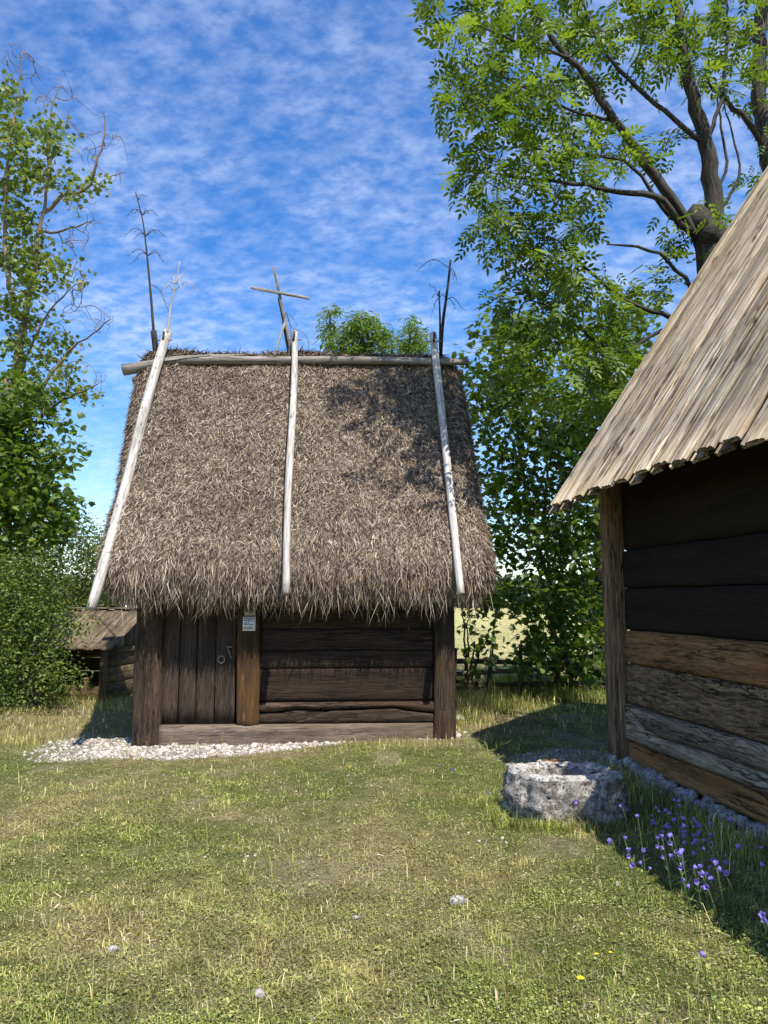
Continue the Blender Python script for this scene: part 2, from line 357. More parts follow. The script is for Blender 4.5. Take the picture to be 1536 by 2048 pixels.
# ------------------------------------------------------------------ ground
def gh(x, y):
    x = np.asarray(x, float); y = np.asarray(y, float)
    near = 1 - sstep(16, 30, np.hypot(x, y))
    h = (fb2(x, y, .45, 3, 3) - .5) * .10 + (fb2(x, y, 2.6, 9, 3) - .5) * .035
    return near * (h + .05 * sstep(-2.5, 1.5, x) * sstep(6, 9, y)) - .01
def ghs(x, y): return float(gh(np.array([x]), np.array([y]))[0])
HUT = np.array([-2.86, 8.65]); HRZ = R(3)
def gravel_mask(x, y):
    lx = (x - HUT[0]) * math.cos(HRZ) + (y - HUT[1]) * math.sin(HRZ); ly = -(x - HUT[0]) * math.sin(HRZ) + (y - HUT[1]) * math.cos(HRZ)
    wob = (fb2(x, y, 2.2, 21, 3) - .5) * .5
    d = -ly + wob                                          # distance in front of the hut
    lim = .74 - .66 * sstep(1.2, 2.6, lx) - .15 * (1 - sstep(-1.2, -.2, lx))
    a = sstep(0, .12, lim - d) * sstep(-1.2, -.1, lx + wob * 1.6) * (1 - sstep(3.2, 3.9, lx + wob)) * sstep(-.75, -.5, -ly + wob * .4 + 0 * lx)
    c = sstep(0, .25, .75 - np.hypot((x - 1.9) / 1.2, (y - 7.75) / .75) + wob * .6) * .55
    return np.clip(np.maximum(a, c), 0, 1)
def dryness(x, y):
    d = sstep(.40, .66, fb2(x, y, .75, 33, 4)) * .75 + .55 * sstep(.50, .72, fb2(x, y, 2.7, 41, 3))
    d = d + .9 * sstep(8.6, 9.6, y) * (1 - sstep(-2.6, -2.0, x)) - .35 * sstep(.4, .8, fb2(x + 9, y, .5, 57, 3)) * 1.0
    return np.clip(d, 0, 1)
def bare(x, y):
    b = sstep(.57, .75, fb2(x, y, 1.9, 71, 5)) * .6
    return np.clip(np.maximum(b, gravel_mask(x, y)), 0, 1)
def sheet(name, xs, ys, zf, colf, mat):
    X, Y = np.meshgrid(xs, ys); Z = zf(X, Y); nx, ny = len(xs), len(ys)
    i = np.arange(ny - 1)[:, None] * nx + np.arange(nx - 1)[None]
    Q = np.stack([i, i + 1, i + nx + 1, i + nx], -1).reshape(-1, 4)
    V = np.stack([X, Y, Z], -1).reshape(-1, 3)
    return tag(link(name, mesh_raw(name, V, None, Q, colf(V[:, 0], V[:, 1]), None, True), mat), kind='structure')
def groundcol(x, y):
    d = dryness(x, y)[:, None]; b = bare(x, y)[:, None]; g = gravel_mask(x, y)[:, None]
    c = np.array([.095, .105, .032]) * (1 - d) + np.array([.19, .16, .075]) * d
    c = c * (1 - b * .8) + np.array([.23, .185, .135]) * b * .8
    return c * (1 - g * .8) + np.array([.30, .265, .22]) * g * .8
def groundmat(name, sc=1.):
    m, n, l, b = newmat(name); t = NT(n, l); at = n.new('ShaderNodeAttribute'); at.attribute_name = 'tint'; tc = n.new('ShaderNodeTexCoord'); o = tc.outputs['Object']
    f = t.noise(o, 75 * sc, 6, .8); f2 = t.noise(o, 9 * sc, 5, .6)
    c = t.mix(1., at.outputs['Color'], t.mix(t.ramp(f, .3, .7), (.3, .3, .3), (1.8, 1.8, 1.8)), 'MULTIPLY')
    c = t.mix(1., c, t.mix(t.ramp(f2, .3, .7), (.75, .75, .72), (1.2, 1.2, 1.2)), 'MULTIPLY')
    l.new(c, b.inputs['Base Color']); b.inputs['Roughness'].default_value = 1; b.inputs['Specular IOR Level'].default_value = .05
    t.bump(t.math('ADD', f, f2), .8, .02 / sc, b); return m
M['ground'] = groundmat('lawn_soil'); M['field'] = groundmat('ripe_field', .12)
xs = np.concatenate([-np.geomspace(900, 7, 22), np.arange(-6.6, 4.4, .06), np.geomspace(4.6, 900, 24)])
ys = np.concatenate([np.array([-40, -20, -8, -3, -1, 0, 1, 2.]), np.arange(2.4, 12.5, .06), np.geomspace(12.7, 1500, 34)])
sheet('ground', xs, ys, gh, groundcol, M['ground'])
def fieldcol(x, y):
    k = fb2(x, y, .08, 5, 4)[:, None]; return np.array([.36, .34, .13]) * (1 - k) + np.array([.50, .44, .20]) * k
sheet('field', np.linspace(-90, 110, 40), np.geomspace(17.5, 128, 40), lambda x, y: .02 + 0 * x + .25 * sstep(25, 120, y), fieldcol, M['field'])

# ------------------------------------------------------------------ thatched hut
hut = tag(empty('thatched_hut', (HUT[0], HUT[1], 0), HRZ), 'small dark timber hut with a steep shaggy thatched roof and pale roof poles', 'hut')
ch, sh = math.cos(HRZ), math.sin(HRZ)
def tol(p):
    x, y = p[0] - HUT[0], p[1] - HUT[1]; return np.array([x * ch + y * sh, -x * sh + y * ch, p[2]])
def hp(px, py, ly):
    """pixel -> hut local point on the plane local y = ly"""
    d = ray(px, py); n = np.array([-sh, ch]); k = (ly + np.dot(n, HUT)) / np.dot(n, d[:2]); return tol(np.array([0, 0, CAMH]) + d * k)
def post(name, mat, bl, br, tl, tr, ztop, zbot, ly, depth, seed, seg=14, jo=.012):
    """hewn post: pixel edges at bottom (bl, br at row 1480) and top (tl, tr at row 1215)"""
    mb = MB(); xbl, xbr = hp(bl, 1480, ly)[0], hp(br, 1480, ly)[0]; xtl, xtr = hp(tl, 1215, ly)[0], hp(tr, 1215, ly)[0]
    zs = np.linspace(zbot, ztop, 20); f = (zs - .0) / 1.55
    r = fbm(np.stack([zs * 2.2, zs * 0 + seed, zs * 0], -1), seed, 3) - .5; r2 = fbm(np.stack([zs * 2.2, zs * 0 + seed + 9, zs * 0], -1), seed, 3) - .5
    lo = xbl + (xtl - xbl) * f + r * jo * 2; hi = xbr + (xtr - xbr) * f + r2 * jo * 2
    # strip() runs along x, so build it lying down and turn it: x'=z, z'=-x
    t = MB(); strip(t, zs, lo, hi, ly, ly + depth, 10, .006, (2.5, 14.), .02, seed, .006)
    V = np.concatenate(t.V); V = np.stack([V[:, 2], V[:, 1], V[:, 0]], -1)
    mb.add(V, np.concatenate(t.T)[:, ::-1], np.concatenate(t.Q)[:, ::-1], np.concatenate(t.G)); return mb.build(name, mat, hut)
post('corner_post', M['hutpost'], 262, 319, 272, 325, 1.9, -.06, 0, .30, 3)
post('corner_post', M['hutpost'], 868, 913, 871, 909, 1.9, -.02, 0, .26, 8)
post('door_post', M['pinepost'], 472, 517, 474, 520, 1.9, .185, .0, .16, 12, jo=.004)
LX = 3.70; DY = 3.5
for x0, s in ((0.0, 21), (LX - .27, 22)):
    b_ = MB(); plank(b_, (x0 + .135, DY - .13, -.06), (x0 + .135, DY - .13, 1.9), (1, 0, 0), .27, .26, 10, .01, .01, .02, s); b_.build('corner_post', M['hutpost'], hut)
# sill
def hx(px, py=1450, ly=0.): return hp(px, py, ly)[0]
def hz(py, px=600, ly=0.): return hp(px, py, ly)[2]
x1, x2 = hx(318), hx(867)
xx = np.linspace(x1 + .004, x2 - .004, 50)
w_ = lambda s, a: (fb2(xx * 1.6, xx * 0 + s, 1, s, 3) - .5) * a
strip(MB_ := MB(), xx, -.06 + w_(1, .02), hz(1449) + w_(2, .012), -.012, .22, 9, .005, (1.2, 16), .014, 31); MB_.build('sill_beam', M['sillwood'], hut)
# door: vertical planks
dj = [320, 358, 393, 430, 471.5]
door = None
zd0, zd1 = hz(1448, ly=.09), 1.85
for k in range(4):
    xa, xb = hx(dj[k], 1350, .09), hx(dj[k + 1], 1350, .09)
    t = MB(); plank(t, ((xa + xb) / 2, .105, zd0 + (.004 if k % 2 else 0)), ((xa + xb) / 2, .105, zd1), (1, 0, 0), xb - xa - .009, .035, 8, .0015, .001, .005, 40 + k)
    if k == 0:
        door = empty('door'); door.parent = hut
    t.build('plank', M['doorwood'], door)
# ring handle, latch
c = hp(443, 1319, .075); a = np.linspace(0, 2 * math.pi, 17)
t = MB(); tube(t, np.stack([c[0] + .036 * np.cos(a), c[1] + .0 * a - .008, c[2] + .040 * np.sin(a)], -1), .007, 6, False)
tube(t, np.array([[c[0], .1, c[2] + .045], [c[0], .065, c[2] + .042]]), .009, 6)
t.build('ring_handle', M['iron'], door)
t = MB(); c = hp(458, 1294, .06); tube(t, np.array([c + [-.03, .03, .0], c + [0, 0, .002], c + [.035, .0, -.003]]), .009, 6)
tube(t, np.array([c + [-.02, .02, 0], c + [.005, .01, -.06], c + [.03, .03, -.14]]), .007, 6); tube(t, np.array([c + [-.02, .045, -.005], c + [-.02, -.02, .0]]), .011, 6); t.build('latch', M['iron'], door)
# wall planks right of the door post
xx = np.linspace(hx(516), hx(870), 60)
w_ = lambda s, a: (fb2(xx * 1.6, xx * 0 + s, 1, s, 3) - .5) * a
rows = [1404, 1337, 1301.5, 1258, 1222, 1150]
jn = [hz(r_, ly=.08) for r_ in rows]; wob = [w_(50 + k, .014) for k in range(6)]
for k in range(5):
    t = MB(); strip(t, xx, jn[k] + wob[k] + .003, min(jn[k + 1], 1.85) + wob[k + 1] - .003, .080 + .006 * (k % 2), .14, 8, .005, (1.4, 17), .008, 60 + k); t.build('wall_plank', M['hutwood'], hut)
# cracked lower log: two halves along the split, plus the splinter below it
cx = [516, 560, 590, 640, 690, 740, 790, 830, 868]; cy = [1425, 1424, 1418, 1421, 1420, 1418, 1417, 1424, 1428]
cz = np.interp(xx, [hx(p, 1420, .04) for p in cx], [hz(r_, ly=.04) for r_ in cy])
zt = hz(1406, ly=.03) + w_(71, .01); zb = hz(1447.5, ly=.03) + .002 + w_(72, .004)
t = MB(); strip(t, xx, cz + .006, zt, .030, .16, 6, .006, (1.3, 20), .018, 73, .006); t.build('split_log', M['hutpost'], hut)
dz = np.interp(xx, [hx(516, 1440, .04), hx(588, 1440, .04), hx(652, 1440, .04)], [0, 0, 1.], right=1)
sel = xx <= hx(652, 1440, .04)
t = MB(); strip(t, xx[sel], zb[sel], zb[sel] + np.maximum((cz - .008 - zb)[sel] * np.clip(1.0 - .0 * dz[sel], 0, 1), .004), .052, .16, 6, .006, (1.3, 20), .014, 74); t.build('split_log', M['hutpost'], hut)
xb_ = xx[xx >= hx(588, 1440, .04)]; cb2 = np.interp(xb_, xx, cz); zb2 = np.interp(xb_, xx, zb)
dd = np.interp(xb_, [hx(588, 1440, .04), hx(660, 1440, .04)], [.02, 1.])
t = MB(); strip(t, xb_, zb2, np.maximum(zb2 + (cb2 - .012 - zb2) * dd, zb2 + .006), .036, .16, 6, .006, (1.3, 20), .014, 75); t.build('split_log', M['hutpost'], hut)
# side and back walls: stacked planks, gables of upright boards
for sx, s0 in ((.05, 80), (LX - .12, 90)):
    for k in range(5):
        t = MB(); plank(t, (sx + .03, .31, .16 + .33 * k), (sx + .03, DY - .27, .16 + .33 * k), (0, 0, 1), .325, .06, 6, .004, .003, .008, s0 + k); t.build('wall_plank', M['hutwood'], hut)
    for k in range(10):
        y = .17 + k * .35; top = 1.81 + max(.05, 3.0 * (1 - abs(y - 1.75) / 1.75))
        t = MB(); plank(t, (sx + .03, y, 1.81), (sx + .03, y, top), (0, 1, 0), .345, .03, 3, .003, .002, .005, s0 + 20 + k); t.build('gable_board', M['hutwood'], hut)
for k in range(5):
    t = MB(); plank(t, (.28, DY - .1, .16 + .33 * k), (LX - .28, DY - .1, .16 + .33 * k), (0, 0, 1), .325, .06, 6, .004, .003, .008, 110 + k); t.build('wall_plank', M['hutwood'], hut)

# thatch: profile in (y,z), mirrored at the ridge
RID = (1.75, 5.03)
half = np.array([(-.10, 1.77), (-.28, 1.76), (-.36, 1.90), (-.335, 2.04), (-.10, 2.42), (.45, 3.24), (1.0, 4.04), (1.45, 4.68), (1.62, 4.92), (1.75, 5.03)])
prof2 = np.vstack([half, [(2 * RID[0] - y, z) for y, z in half[::-1][1:]]])
prof3 = smoothpts(np.column_stack([prof2[:, 0], prof2[:, 1], prof2[:, 0] * 0]), 120)[:, :2]
sL = np.concatenate([[0], np.cumsum(np.linalg.norm(np.diff(prof3, axis=0), axis=1))]); SLEN = sL[-1]
tg = np.gradient(prof3, axis=0); tg /= np.linalg.norm(tg, axis=1, keepdims=True); nm = np.column_stack([-tg[:, 1], tg[:, 0]])
def edge_l(s): f = 1 - np.abs(s / SLEN * 2 - 1); return -.235 - .15 * sstep(.25, .95, f) + .16 * (1 - sstep(.02, .16, f)) + .04 * sstep(.90, 1., f)
def edge_r(s): f = 1 - np.abs(s / SLEN * 2 - 1); return LX + .345 - .02 * sstep(.2, .8, f) - .13 * (1 - sstep(.02, .16, f)) - .10 * sstep(.86, 1., f)
RA = .20
def surf(u, s):
    """u in [0,1] across (with rounded rims), s along the profile -> pos, normal, downhill tangent (local)"""
    y = np.interp(s, sL, prof3[:, 0]); z = np.interp(s, sL, prof3[:, 1])
    ny = np.interp(s, sL, nm[:, 0]); nz = np.interp(s, sL, nm[:, 1]); q = np.sqrt(ny * ny + nz * nz); ny, nz = ny / q, nz / q
    a, b = edge_l(s), edge_r(s); arc = RA * math.pi / 2; tot = (b - a) - 2 * RA + 2 * arc; d = u * tot
    tl = np.clip((arc - d) / arc, 0, 1) * math.pi / 2; tr = np.clip((d - (tot - arc)) / arc, 0, 1) * math.pi / 2
    x = np.where(d < arc, a + RA - RA * np.sin(tl), np.where(d > tot - arc, b - RA + RA * np.sin(tr), a + RA + d - arc))
    th = np.maximum(tl, tr); inn = RA * (1 - np.cos(th))
    pos = np.stack([x, y - ny * inn, z - nz * inn], -1)
    sx = np.where(d < arc, -np.sin(tl), np.where(d > tot - arc, np.sin(tr), 0 * d)); cs = np.cos(th)
    n = np.stack([sx, ny * cs, nz * cs], -1)
    lump = (fbm(np.stack([x * 1.7, s * 1.7, 0 * s], -1), 5, 3) - .5) * .09
    # hollow worn dips and a soft ridge line
    pos = pos + n * lump[..., None]
    sign = np.where(s < SLEN / 2, -1., 1.); ty = np.interp(s, sL, tg[:, 0]); tz = np.interp(s, sL, tg[:, 1])
    dn = np.stack([0 * ty, ty * sign, tz * sign], -1); return pos, n, dn / np.linalg.norm(dn, axis=-1, keepdims=True)
nu, ns = 70, 110
U, Sg = np.meshgrid(np.linspace(0, 1, nu), np.linspace(0, SLEN, ns)); p_, n_, _ = surf(U, Sg); p_ = (p_ - n_ * .035).reshape(-1, 3)
i = np.arange(ns - 1)[:, None] * nu + np.arange(nu - 1)[None]; Q = np.stack([i, i + 1, i + nu + 1, i + nu], -1).reshape(-1, 4)
inner = p_.copy(); inner[:, 2] = np.minimum(inner[:, 2] - .30, 4.7); inner[:, 1] = RID[0] + (inner[:, 1] - RID[0]) * .88; inner[:, 2] = np.maximum(inner[:, 2], 1.75)
n0 = len(p_); Q2 = (Q + n0)[:, ::-1]
ring = [(np.arange(nu - 1), 1), ((ns - 1) * nu + np.arange(nu - 1), 1)]
sides = [np.stack([r_ + st, r_, r_ + n0, r_ + st + n0], -1) for r_, st in ring] + [np.stack([r_ + nu, r_, r_ + n0, r_ + nu + n0], -1) for r_ in (np.arange(ns - 1) * nu, np.arange(ns - 1) * nu + nu - 1)]
roofc = empty('thatched_roof'); roofc.parent = hut
link('thatch_core', mesh_raw('thatch_core', np.vstack([p_, inner]), None, np.vstack([Q, Q2] + sides), None, None, True), M['thatchcore'], roofc)

def strands(N, u, s, length, spread, lift, wid, r, hang=None, fr=None):
    pos, n, dn = surf(u, s); side = np.cross(n, dn)
    if fr is not None: side = side * 1.0
    ang = r.normal(0, spread, N); d = dn * np.cos(ang)[:, None] + side * np.sin(ang)[:, None]
    # combed outward at the rims
    d = d + n * (lift * r.uniform(-.25, 1.0, N))[:, None]
    rim = np.abs(n[:, 0]); d[:, 2] -= rim * .35; d[:, 0] += np.sign(n[:, 0]) * rim * .5
    d /= np.linalg.norm(d, axis=1, keepdims=True)
    bend = r.normal(0, .34, (N, 3)); bend[:, 2] -= .12
    if hang is not None:
        d = d * (1 - hang)[:, None] + np.array([0, 0, -1.]) * hang[:, None] + r.normal(0, .10, (N, 3)); d /= np.linalg.norm(d, axis=1, keepdims=True)
    base = pos - n * r.uniform(-.012, .03, N)[:, None]
    p0 = base; p1 = base + d * (length * .5)[:, None]; d2 = d + bend; d2 /= np.linalg.norm(d2, axis=1, keepdims=True); p2 = p1 + d2 * (length * .5)[:, None]
    nn = n + r.normal(0, .55, (N, 3)); wv = np.cross(d, nn); wv /= np.linalg.norm(wv, axis=1, keepdims=True) + 1e-9
    w = wid * r.uniform(.6, 1.4, N)
    w1 = wv * (w * .5)[:, None]
    V = np.stack([p0 - w1, p0 + w1, p1 - w1 * .9, p1 + w1 * .9, p2], 1); q = np.arange(N)[:, None] * 5
    Qd = q + np.array([[0, 1, 3, 2]]); Td = q + np.array([[2, 3, 4]])
    k = r.uniform(0, 1, N); pal = np.array([(.050, .034, .027), (.125, .086, .064), (.235, .172, .122), (.335, .262, .190), (.46, .38, .285), (.27, .195, .085)])
    idx = np.searchsorted(np.array([.17, .38, .62, .82, .97]), k); c = pal[idx] * r.uniform(.8, 1.2, N)[:, None]
    lowf = fbm(np.stack([pos[:, 0] * .9, s * .9, 0 * s], -1), 77, 3); c = c * (.72 + .56 * lowf)[:, None]
    return V.reshape(-1, 3), Td, Qd, np.repeat(c, 5, axis=0)
def put_strands(name, parts):
    Vs, Ts, Qs, Cs, n = [], [], [], [], 0
    for V, T, Q, C in parts: Vs.append(V); Ts.append(T + n); Qs.append(Q + n); Cs.append(C); n += len(V)
    o = link(name, mesh_raw(name, np.concatenate(Vs), np.concatenate(Ts), np.concatenate(Qs), np.concatenate(Cs)), M['thatch'], roofc); o['kind'] = 'stuff'
r = np.random.default_rng(11); parts = []
HALF = SLEN / 2
N = 165000; u = r.uniform(0, 1, N); s = r.uniform(.35, HALF + .05, N); parts.append(strands(N, u, s, r.uniform(.06, .16, N), .58, .36, .0068, r))
N = 17000; u = r.choice([0, 1], N) + r.normal(0, .05, N); u = np.abs(np.where(u > 1, 2 - u, u)); u = np.clip(u, 0, 1); s = r.uniform(.3, HALF, N); parts.append(strands(N, u, s, r.uniform(.08, .18, N), .45, .45, .009, r))
N = 20000; u = r.uniform(0, 1, N); s = r.uniform(.10, .85, N); hg = np.clip(1.05 - s / .95, .15, 1.); parts.append(strands(N, u, s, r.uniform(.14, .30, N) * (.7 + .6 * vn(np.stack([u * 46, s * 4, 0 * u], -1), 3)), .22, .24, .0092, r, hg))
N = 5200; u = r.uniform(0, 1, N); s = r.uniform(.04, .40, N); parts.append(strands(N, u, s, r.uniform(.10, .24, N) * (.15 + 1.5 * vn(np.stack([u * 70, s * 0, 0 * u], -1), 8)), .3, .05, .010, r, r.uniform(.7, 1, N)))
N = 420; u = r.uniform(0, 1, N); s = r.uniform(.20, .36, N); parts.append(strands(N, u, s, r.uniform(.30, .56, N), .3, .3, .0085, r, r.uniform(.45, .95, N)))
N = 1100; u = r.uniform(0, 1, N); s = r.uniform(.14, .42, N); parts.append(strands(N, u, s, r.uniform(.22, .42, N), .3, .2, .010, r, r.uniform(.5, 1, N)))
N = 9000; u = r.uniform(0, 1, N); s = HALF + r.normal(0, .16, N); parts.append(strands(N, u, s, r.uniform(.10, .22, N), .9, .5, .012, r))
N = 9000; u = r.uniform(0, 1, N); s = r.uniform(HALF, SLEN - .1, N); parts.append(strands(N, u, s, r.uniform(.12, .25, N), .45, .38, .016, r))
put_strands('reed_strands', parts)

# poles lying on the thatch: line offset from the slope
def pole(name, mat, pts, rad, sides=9, seg=24, rough=.10, seed=1, parent=hut, smooth=True):
    pts = smoothpts(pts, seg); rr = np.interp(np.linspace(0, 1, seg), np.linspace(0, 1, len(rad)), rad); t = MB(); tube(t, pts, rr, sides, True, rough, seed); return t.build(name, mat, parent, None, smooth)
YB, YT = -.66, 1.70
for k, (bx, by, tx, ty, mx_, rad) in enumerate((((183), 1218, 335, 664, .012, (.056, .060, .062, .064, .062)), (572, 1188, 590, 664, -.014, (.042, .043, .046, .046, .043)), (922, 1188, 866, 668, .0, (.042, .045, .048, .052, .05)))):
    a_, b_ = hp(bx, by, YB), hp(tx, ty, YT); m1 = a_ + (b_ - a_) * .33 + [mx_, -.012, .012]; m2 = a_ + (b_ - a_) * .7 + [-mx_, -.01, .01]
    po = pole('roof_pole', M['pole'], [a_, m1, m2, b_], rad, seed=k + 1)
    d = nrm(b_ - a_); q = a_ + (b_ - a_) * .955 + np.array([0, -.05, .03])
    t = MB(); tube(t, np.array([q + [-.10, .045, -.015], q + [.10, .04, -.01]]), .012, 6); t.build('peg', M['ridgelog'], po)
    t = MB(); plank(t, q + np.array([-.012, -.02, -.05]), q + np.array([.0, -.025, .085]), (1, 0, 0), .026, .02, 2, .001, .001, .003, k); t.build('wedge', M['darkstick'], po)
    # the pole of the rear slope, crossing at the top
    a2 = np.array([a_[0], 2 * RID[0] - a_[1], a_[2]]); b2_ = np.array([b_[0] - .085, 2 * RID[0] - b_[1] + .20, b_[2] - .32])
    if k == 0: b2_ = hp(307, 662, 1.62)
    pole('roof_pole', M['darkstick'] if k == 0 else M['ridgelog'], [a2, (a2 + b2_) / 2 + [0, .02, .02], b2_], (.05, .05, .042), seed=k + 11)
pts = [hp(246, 740, 1.50), hp(300, 731, 1.50), hp(352, 722, 1.50), hp(430, 720, 1.49), hp(560, 721, 1.49), hp(720, 721, 1.49), hp(860, 723, 1.49), hp(937, 724, 1.50)]
rl = pole('ridge_log', M['ridgelog'], pts, (.080, .070, .060, .056, .060, .056, .054, .045), 10, 50, .12, 5)
pts2 = [p * [1, 0, 1] + [0, 2 * RID[0] - p[1], 0] for p in pts]; pole('ridge_log', M['ridgelog'], pts2, (.07, .06, .06, .05), 8, 20, .1, 6)
t = MB(); plank(t, hp(325, 722, 1.43), hp(420, 710, 1.45), (0, .5, 1), .03, .02, 8, .003, .004, .004, 3, .04); plank(t, hp(415, 712, 1.46), hp(490, 709, 1.52), (0, .5, 1), .045, .018, 6, .003, .003, .004, 4, .01); t.build('split_sliver', M['ridgelog'], rl)
# cross, braces
cr = empty('roof_cross'); cr.parent = hut
YC = 1.68
def stick(name, mat, pa, pb, w, th, yl, parent, seed, yl2=None, out=.0):
    a_, b_ = hp(*pa, yl), hp(*pb, yl2 or yl); t = MB(); plank(t, a_, b_, (1, 0, .01) if abs(b_[0] - a_[0]) < abs(b_[2] - a_[2]) else (0, 0, 1), w, th, 6, .002, .003, .003, seed); return t.build(name, mat, parent)
stick('upright', M['ridgelog'], (585, 712), (547, 534), .040, .03, YC, cr, 1)
stick('crossbar', M['ridgelog'], (502, 575), (618, 597), .034, .03, YC - .034, cr, 2)
stick('back_strut', M['darkstick'], (577, 705), (558, 597), .034, .03, YC + .035, cr, 3)
stick('brace', M['palestick'], (548, 716), (570, 645), .026, .02, YC - .04, cr, 4)
def tw(pts, yl): return [hp(a, b, yl) for a, b in pts]
t = MB(); tube(t, smoothpts(tw([(585, 690), (578, 640), (571, 625), (584, 655), (600, 662), (612, 672), (618, 690), (613, 706)], 1.66), 30), .0035, 4); tube(t, smoothpts(tw([(571, 660), (566, 640), (574, 625), (588, 640), (595, 652)], 1.64), 20), .003, 4); t.build('wire_twig', M['darkstick'], cr)
# bare sapling tops stuck in the ridge
def sapling(stem, rad, mat, whorls, yl, seed):
    r = np.random.default_rng(seed); e = empty('bare_sapling'); e.parent = hut; t = MB(); tube(t, smoothpts([hp(a, b, yl) for a, b in stem], 24), np.linspace(rad[0], rad[1], 24), 6, True, .12, seed); t.build('stem', mat, e)
    for (wx, wy, lens) in whorls:
        c = hp(wx, wy, yl)
        for q, (dx, dy) in enumerate(lens):
            tip = hp(wx + dx, wy + dy, yl + r.uniform(-.15, .15)); md = (c + tip) / 2 + [0, 0, .04 + .25 * abs(tip[0] - c[0])]
            t = MB(); pp = smoothpts([c, md, tip], 9); tube(t, pp, np.linspace(.006, .0025, 9), 4)
            for g in range(3):
                b0 = pp[3 + g * 2]; tube(t, np.array([b0, b0 + (tip - c) * .18 + r.normal(0, .025, 3) + [0, 0, -.02]]), .0025, 3)
            t.build('twig', mat, e)
sapling([(311, 715), (304, 620), (297, 540), (287, 450), (278, 410), (271, 384)], (.022, .006), M['darkstick'], [(286, 430, [(-33, 3), (30, 3), (-18, -2), (12, -2)]), (292, 472, [(-42, 0), (38, 2), (-25, 8), (22, -6)]), (297, 511, [(-42, 2), (30, 14), (-30, 14), (22, 2)]), (277, 400, [(12, -8), (-8, -5)]), (303, 570, [(32, 48)])], 1.66, 1)
sapling([(334, 668), (342, 610), (348, 585), (355, 548), (360, 523)], (.018, .006), M['palestick'], [(348, 582, [(50, 1), (-25, -2)]), (350, 567, [(-18, 8), (14, 12), (-8, -14), (26, -14)])], 1.62, 2)
sapling([(881, 712), (886, 645), (892, 600), (897, 560), (901, 520)], (.026, .014), M['darkstick'], [(899, 537, [(-66, 6), (15, 22), (10, 28)]), (890, 600, [(22, 18), (36, 20)])], 1.66, 3)
sapling([(880, 700), (880, 640), (878, 582)], (.018, .010), M['darkstick'], [(879, 596, [(-22, -24), (-16, 0), (-14, 28), (14, 4), (2, -18)])], 1.60, 4)
# notices pinned to the door post
def notice(name, px0, py0, px1, py1, mat, label, lines):
    a_, b_ = hp(px0, py0, -.012), hp(px1, py1, -.012); e = tag(empty(name, (0, 0, 0)), label, 'notice'); c = (a_ + b_) / 2
    wpos = np.array([HUT[0] + c[0] * ch - c[1] * sh, HUT[1] + c[0] * sh + c[1] * ch, c[2]]); e.location = wpos; e.rotation_euler = (0, 0, HRZ)
    w, h = abs(b_[0] - a_[0]), abs(a_[2] - b_[2]); t = MB(); plank(t, (0, 0, -h / 2), (0, 0, h / 2), (1, 0, 0), w, .004, 2, 0, 0, .001, 1); t.build('sheet', mat, e)
    for (x0, x1, z0, hh) in lines:
        t = MB(); xa, xb = (x0 - .5) * w, (x1 - .5) * w; zc_ = (.5 - z0) * h; plank(t, (xa, -.0032, zc_), (xb, -.0032, zc_), (0, 0, 1), hh * h, .0012, 1, 0, 0, .0001, 2); t.build('print_line', M['ink'], e)
notice('paper_notice', 486, 1233.5, 510.5, 1261.5, M['paper'], 'white printed paper notice pinned on the brown door post', [(.10, .48, .15, .05), (.53, .78, .15, .05), (.10, .22, .26, .05), (.25, .62, .26, .05), (.10, .34, .46, .05), (.38, .52, .46, .05), (.10, .40, .56, .05), (.44, .80, .56, .05), (.06, .28, .75, .05), (.32, .72, .75, .05), (.06, .2, .86, .06), (.24, .5, .86, .06), (.54, .78, .86, .06)])
notice('label_plate', 489.5, 1220.5, 508, 1231, M['greyplate'], 'small grey label plate pinned above the white notice', [(.12, .88, .32, .18), (.30, .75, .68, .12)])

# ------------------------------------------------------------------ plank barn on the right
BD = nrm([.135, -.991]); BRZ = math.atan2(BD[1], BD[0]); C0 = G(1242, 1533)[:2]
barn = tag(empty('plank_barn', (C0[0], C0[1], 0), BRZ), 'weathered plank barn with a steep roof of long grooved boards', 'barn')
cB, sB = math.cos(BRZ), math.sin(BRZ)
def tob(p):
    x, y = p[0] - C0[0], p[1] - C0[1]; return np.array([x * cB + y * sB, -x * sB + y * cB, p[2]])
def bpY(px, py, ly):
    d = ray(px, py); n = np.array([-sB, cB]); k = (ly + np.dot(n, C0)) / np.dot(n, d[:2]); return tob(np.array([0, 0, CAMH]) + d * k)
def bpX(px, py, lx):
    d = ray(px, py); n = np.array([cB, sB]); k = (lx + np.dot(n, C0)) / np.dot(n, d[:2]); return tob(np.array([0, 0, CAMH]) + d * k)
OV = .53; E = bpY(1110, 1018, -OV); RK = bpX(1536, 352, E[0]); SLB = math.atan2(RK[2] - E[2], RK[1] - E[1])
E2 = bpY(1536, 903, -OV)
print('barn corner', C0, 'eave', E, E2, 'slope', math.degrees(SLB))
BL = 8.6
zc0 = [bpY(1256, y, 0)[2] for y in (1535, 1483, 1411, 1328, 1262, 1178, 1100, 1040)]
print('barn plank z', zc0)
zc0 = [.05] + zc0[1:]
pm = ['barnbrown', 'barngrey', 'barnwavy', 'barnbrown', 'tarred', 'tarred', 'tarred']
zc0[-1] = E[2] + math.tan(SLB) * OV - .04
xs_ = np.concatenate([np.linspace(.11, 3.2, 110), np.linspace(3.3, BL, 30)])
def wv_(s, a): return (fb2(xs_ * 1.1, xs_ * 0 + s, 1, s, 4) - .5) * a
edges = [wv_(200 + k, .012 if k in (0, 7) else .035) for k in range(8)]
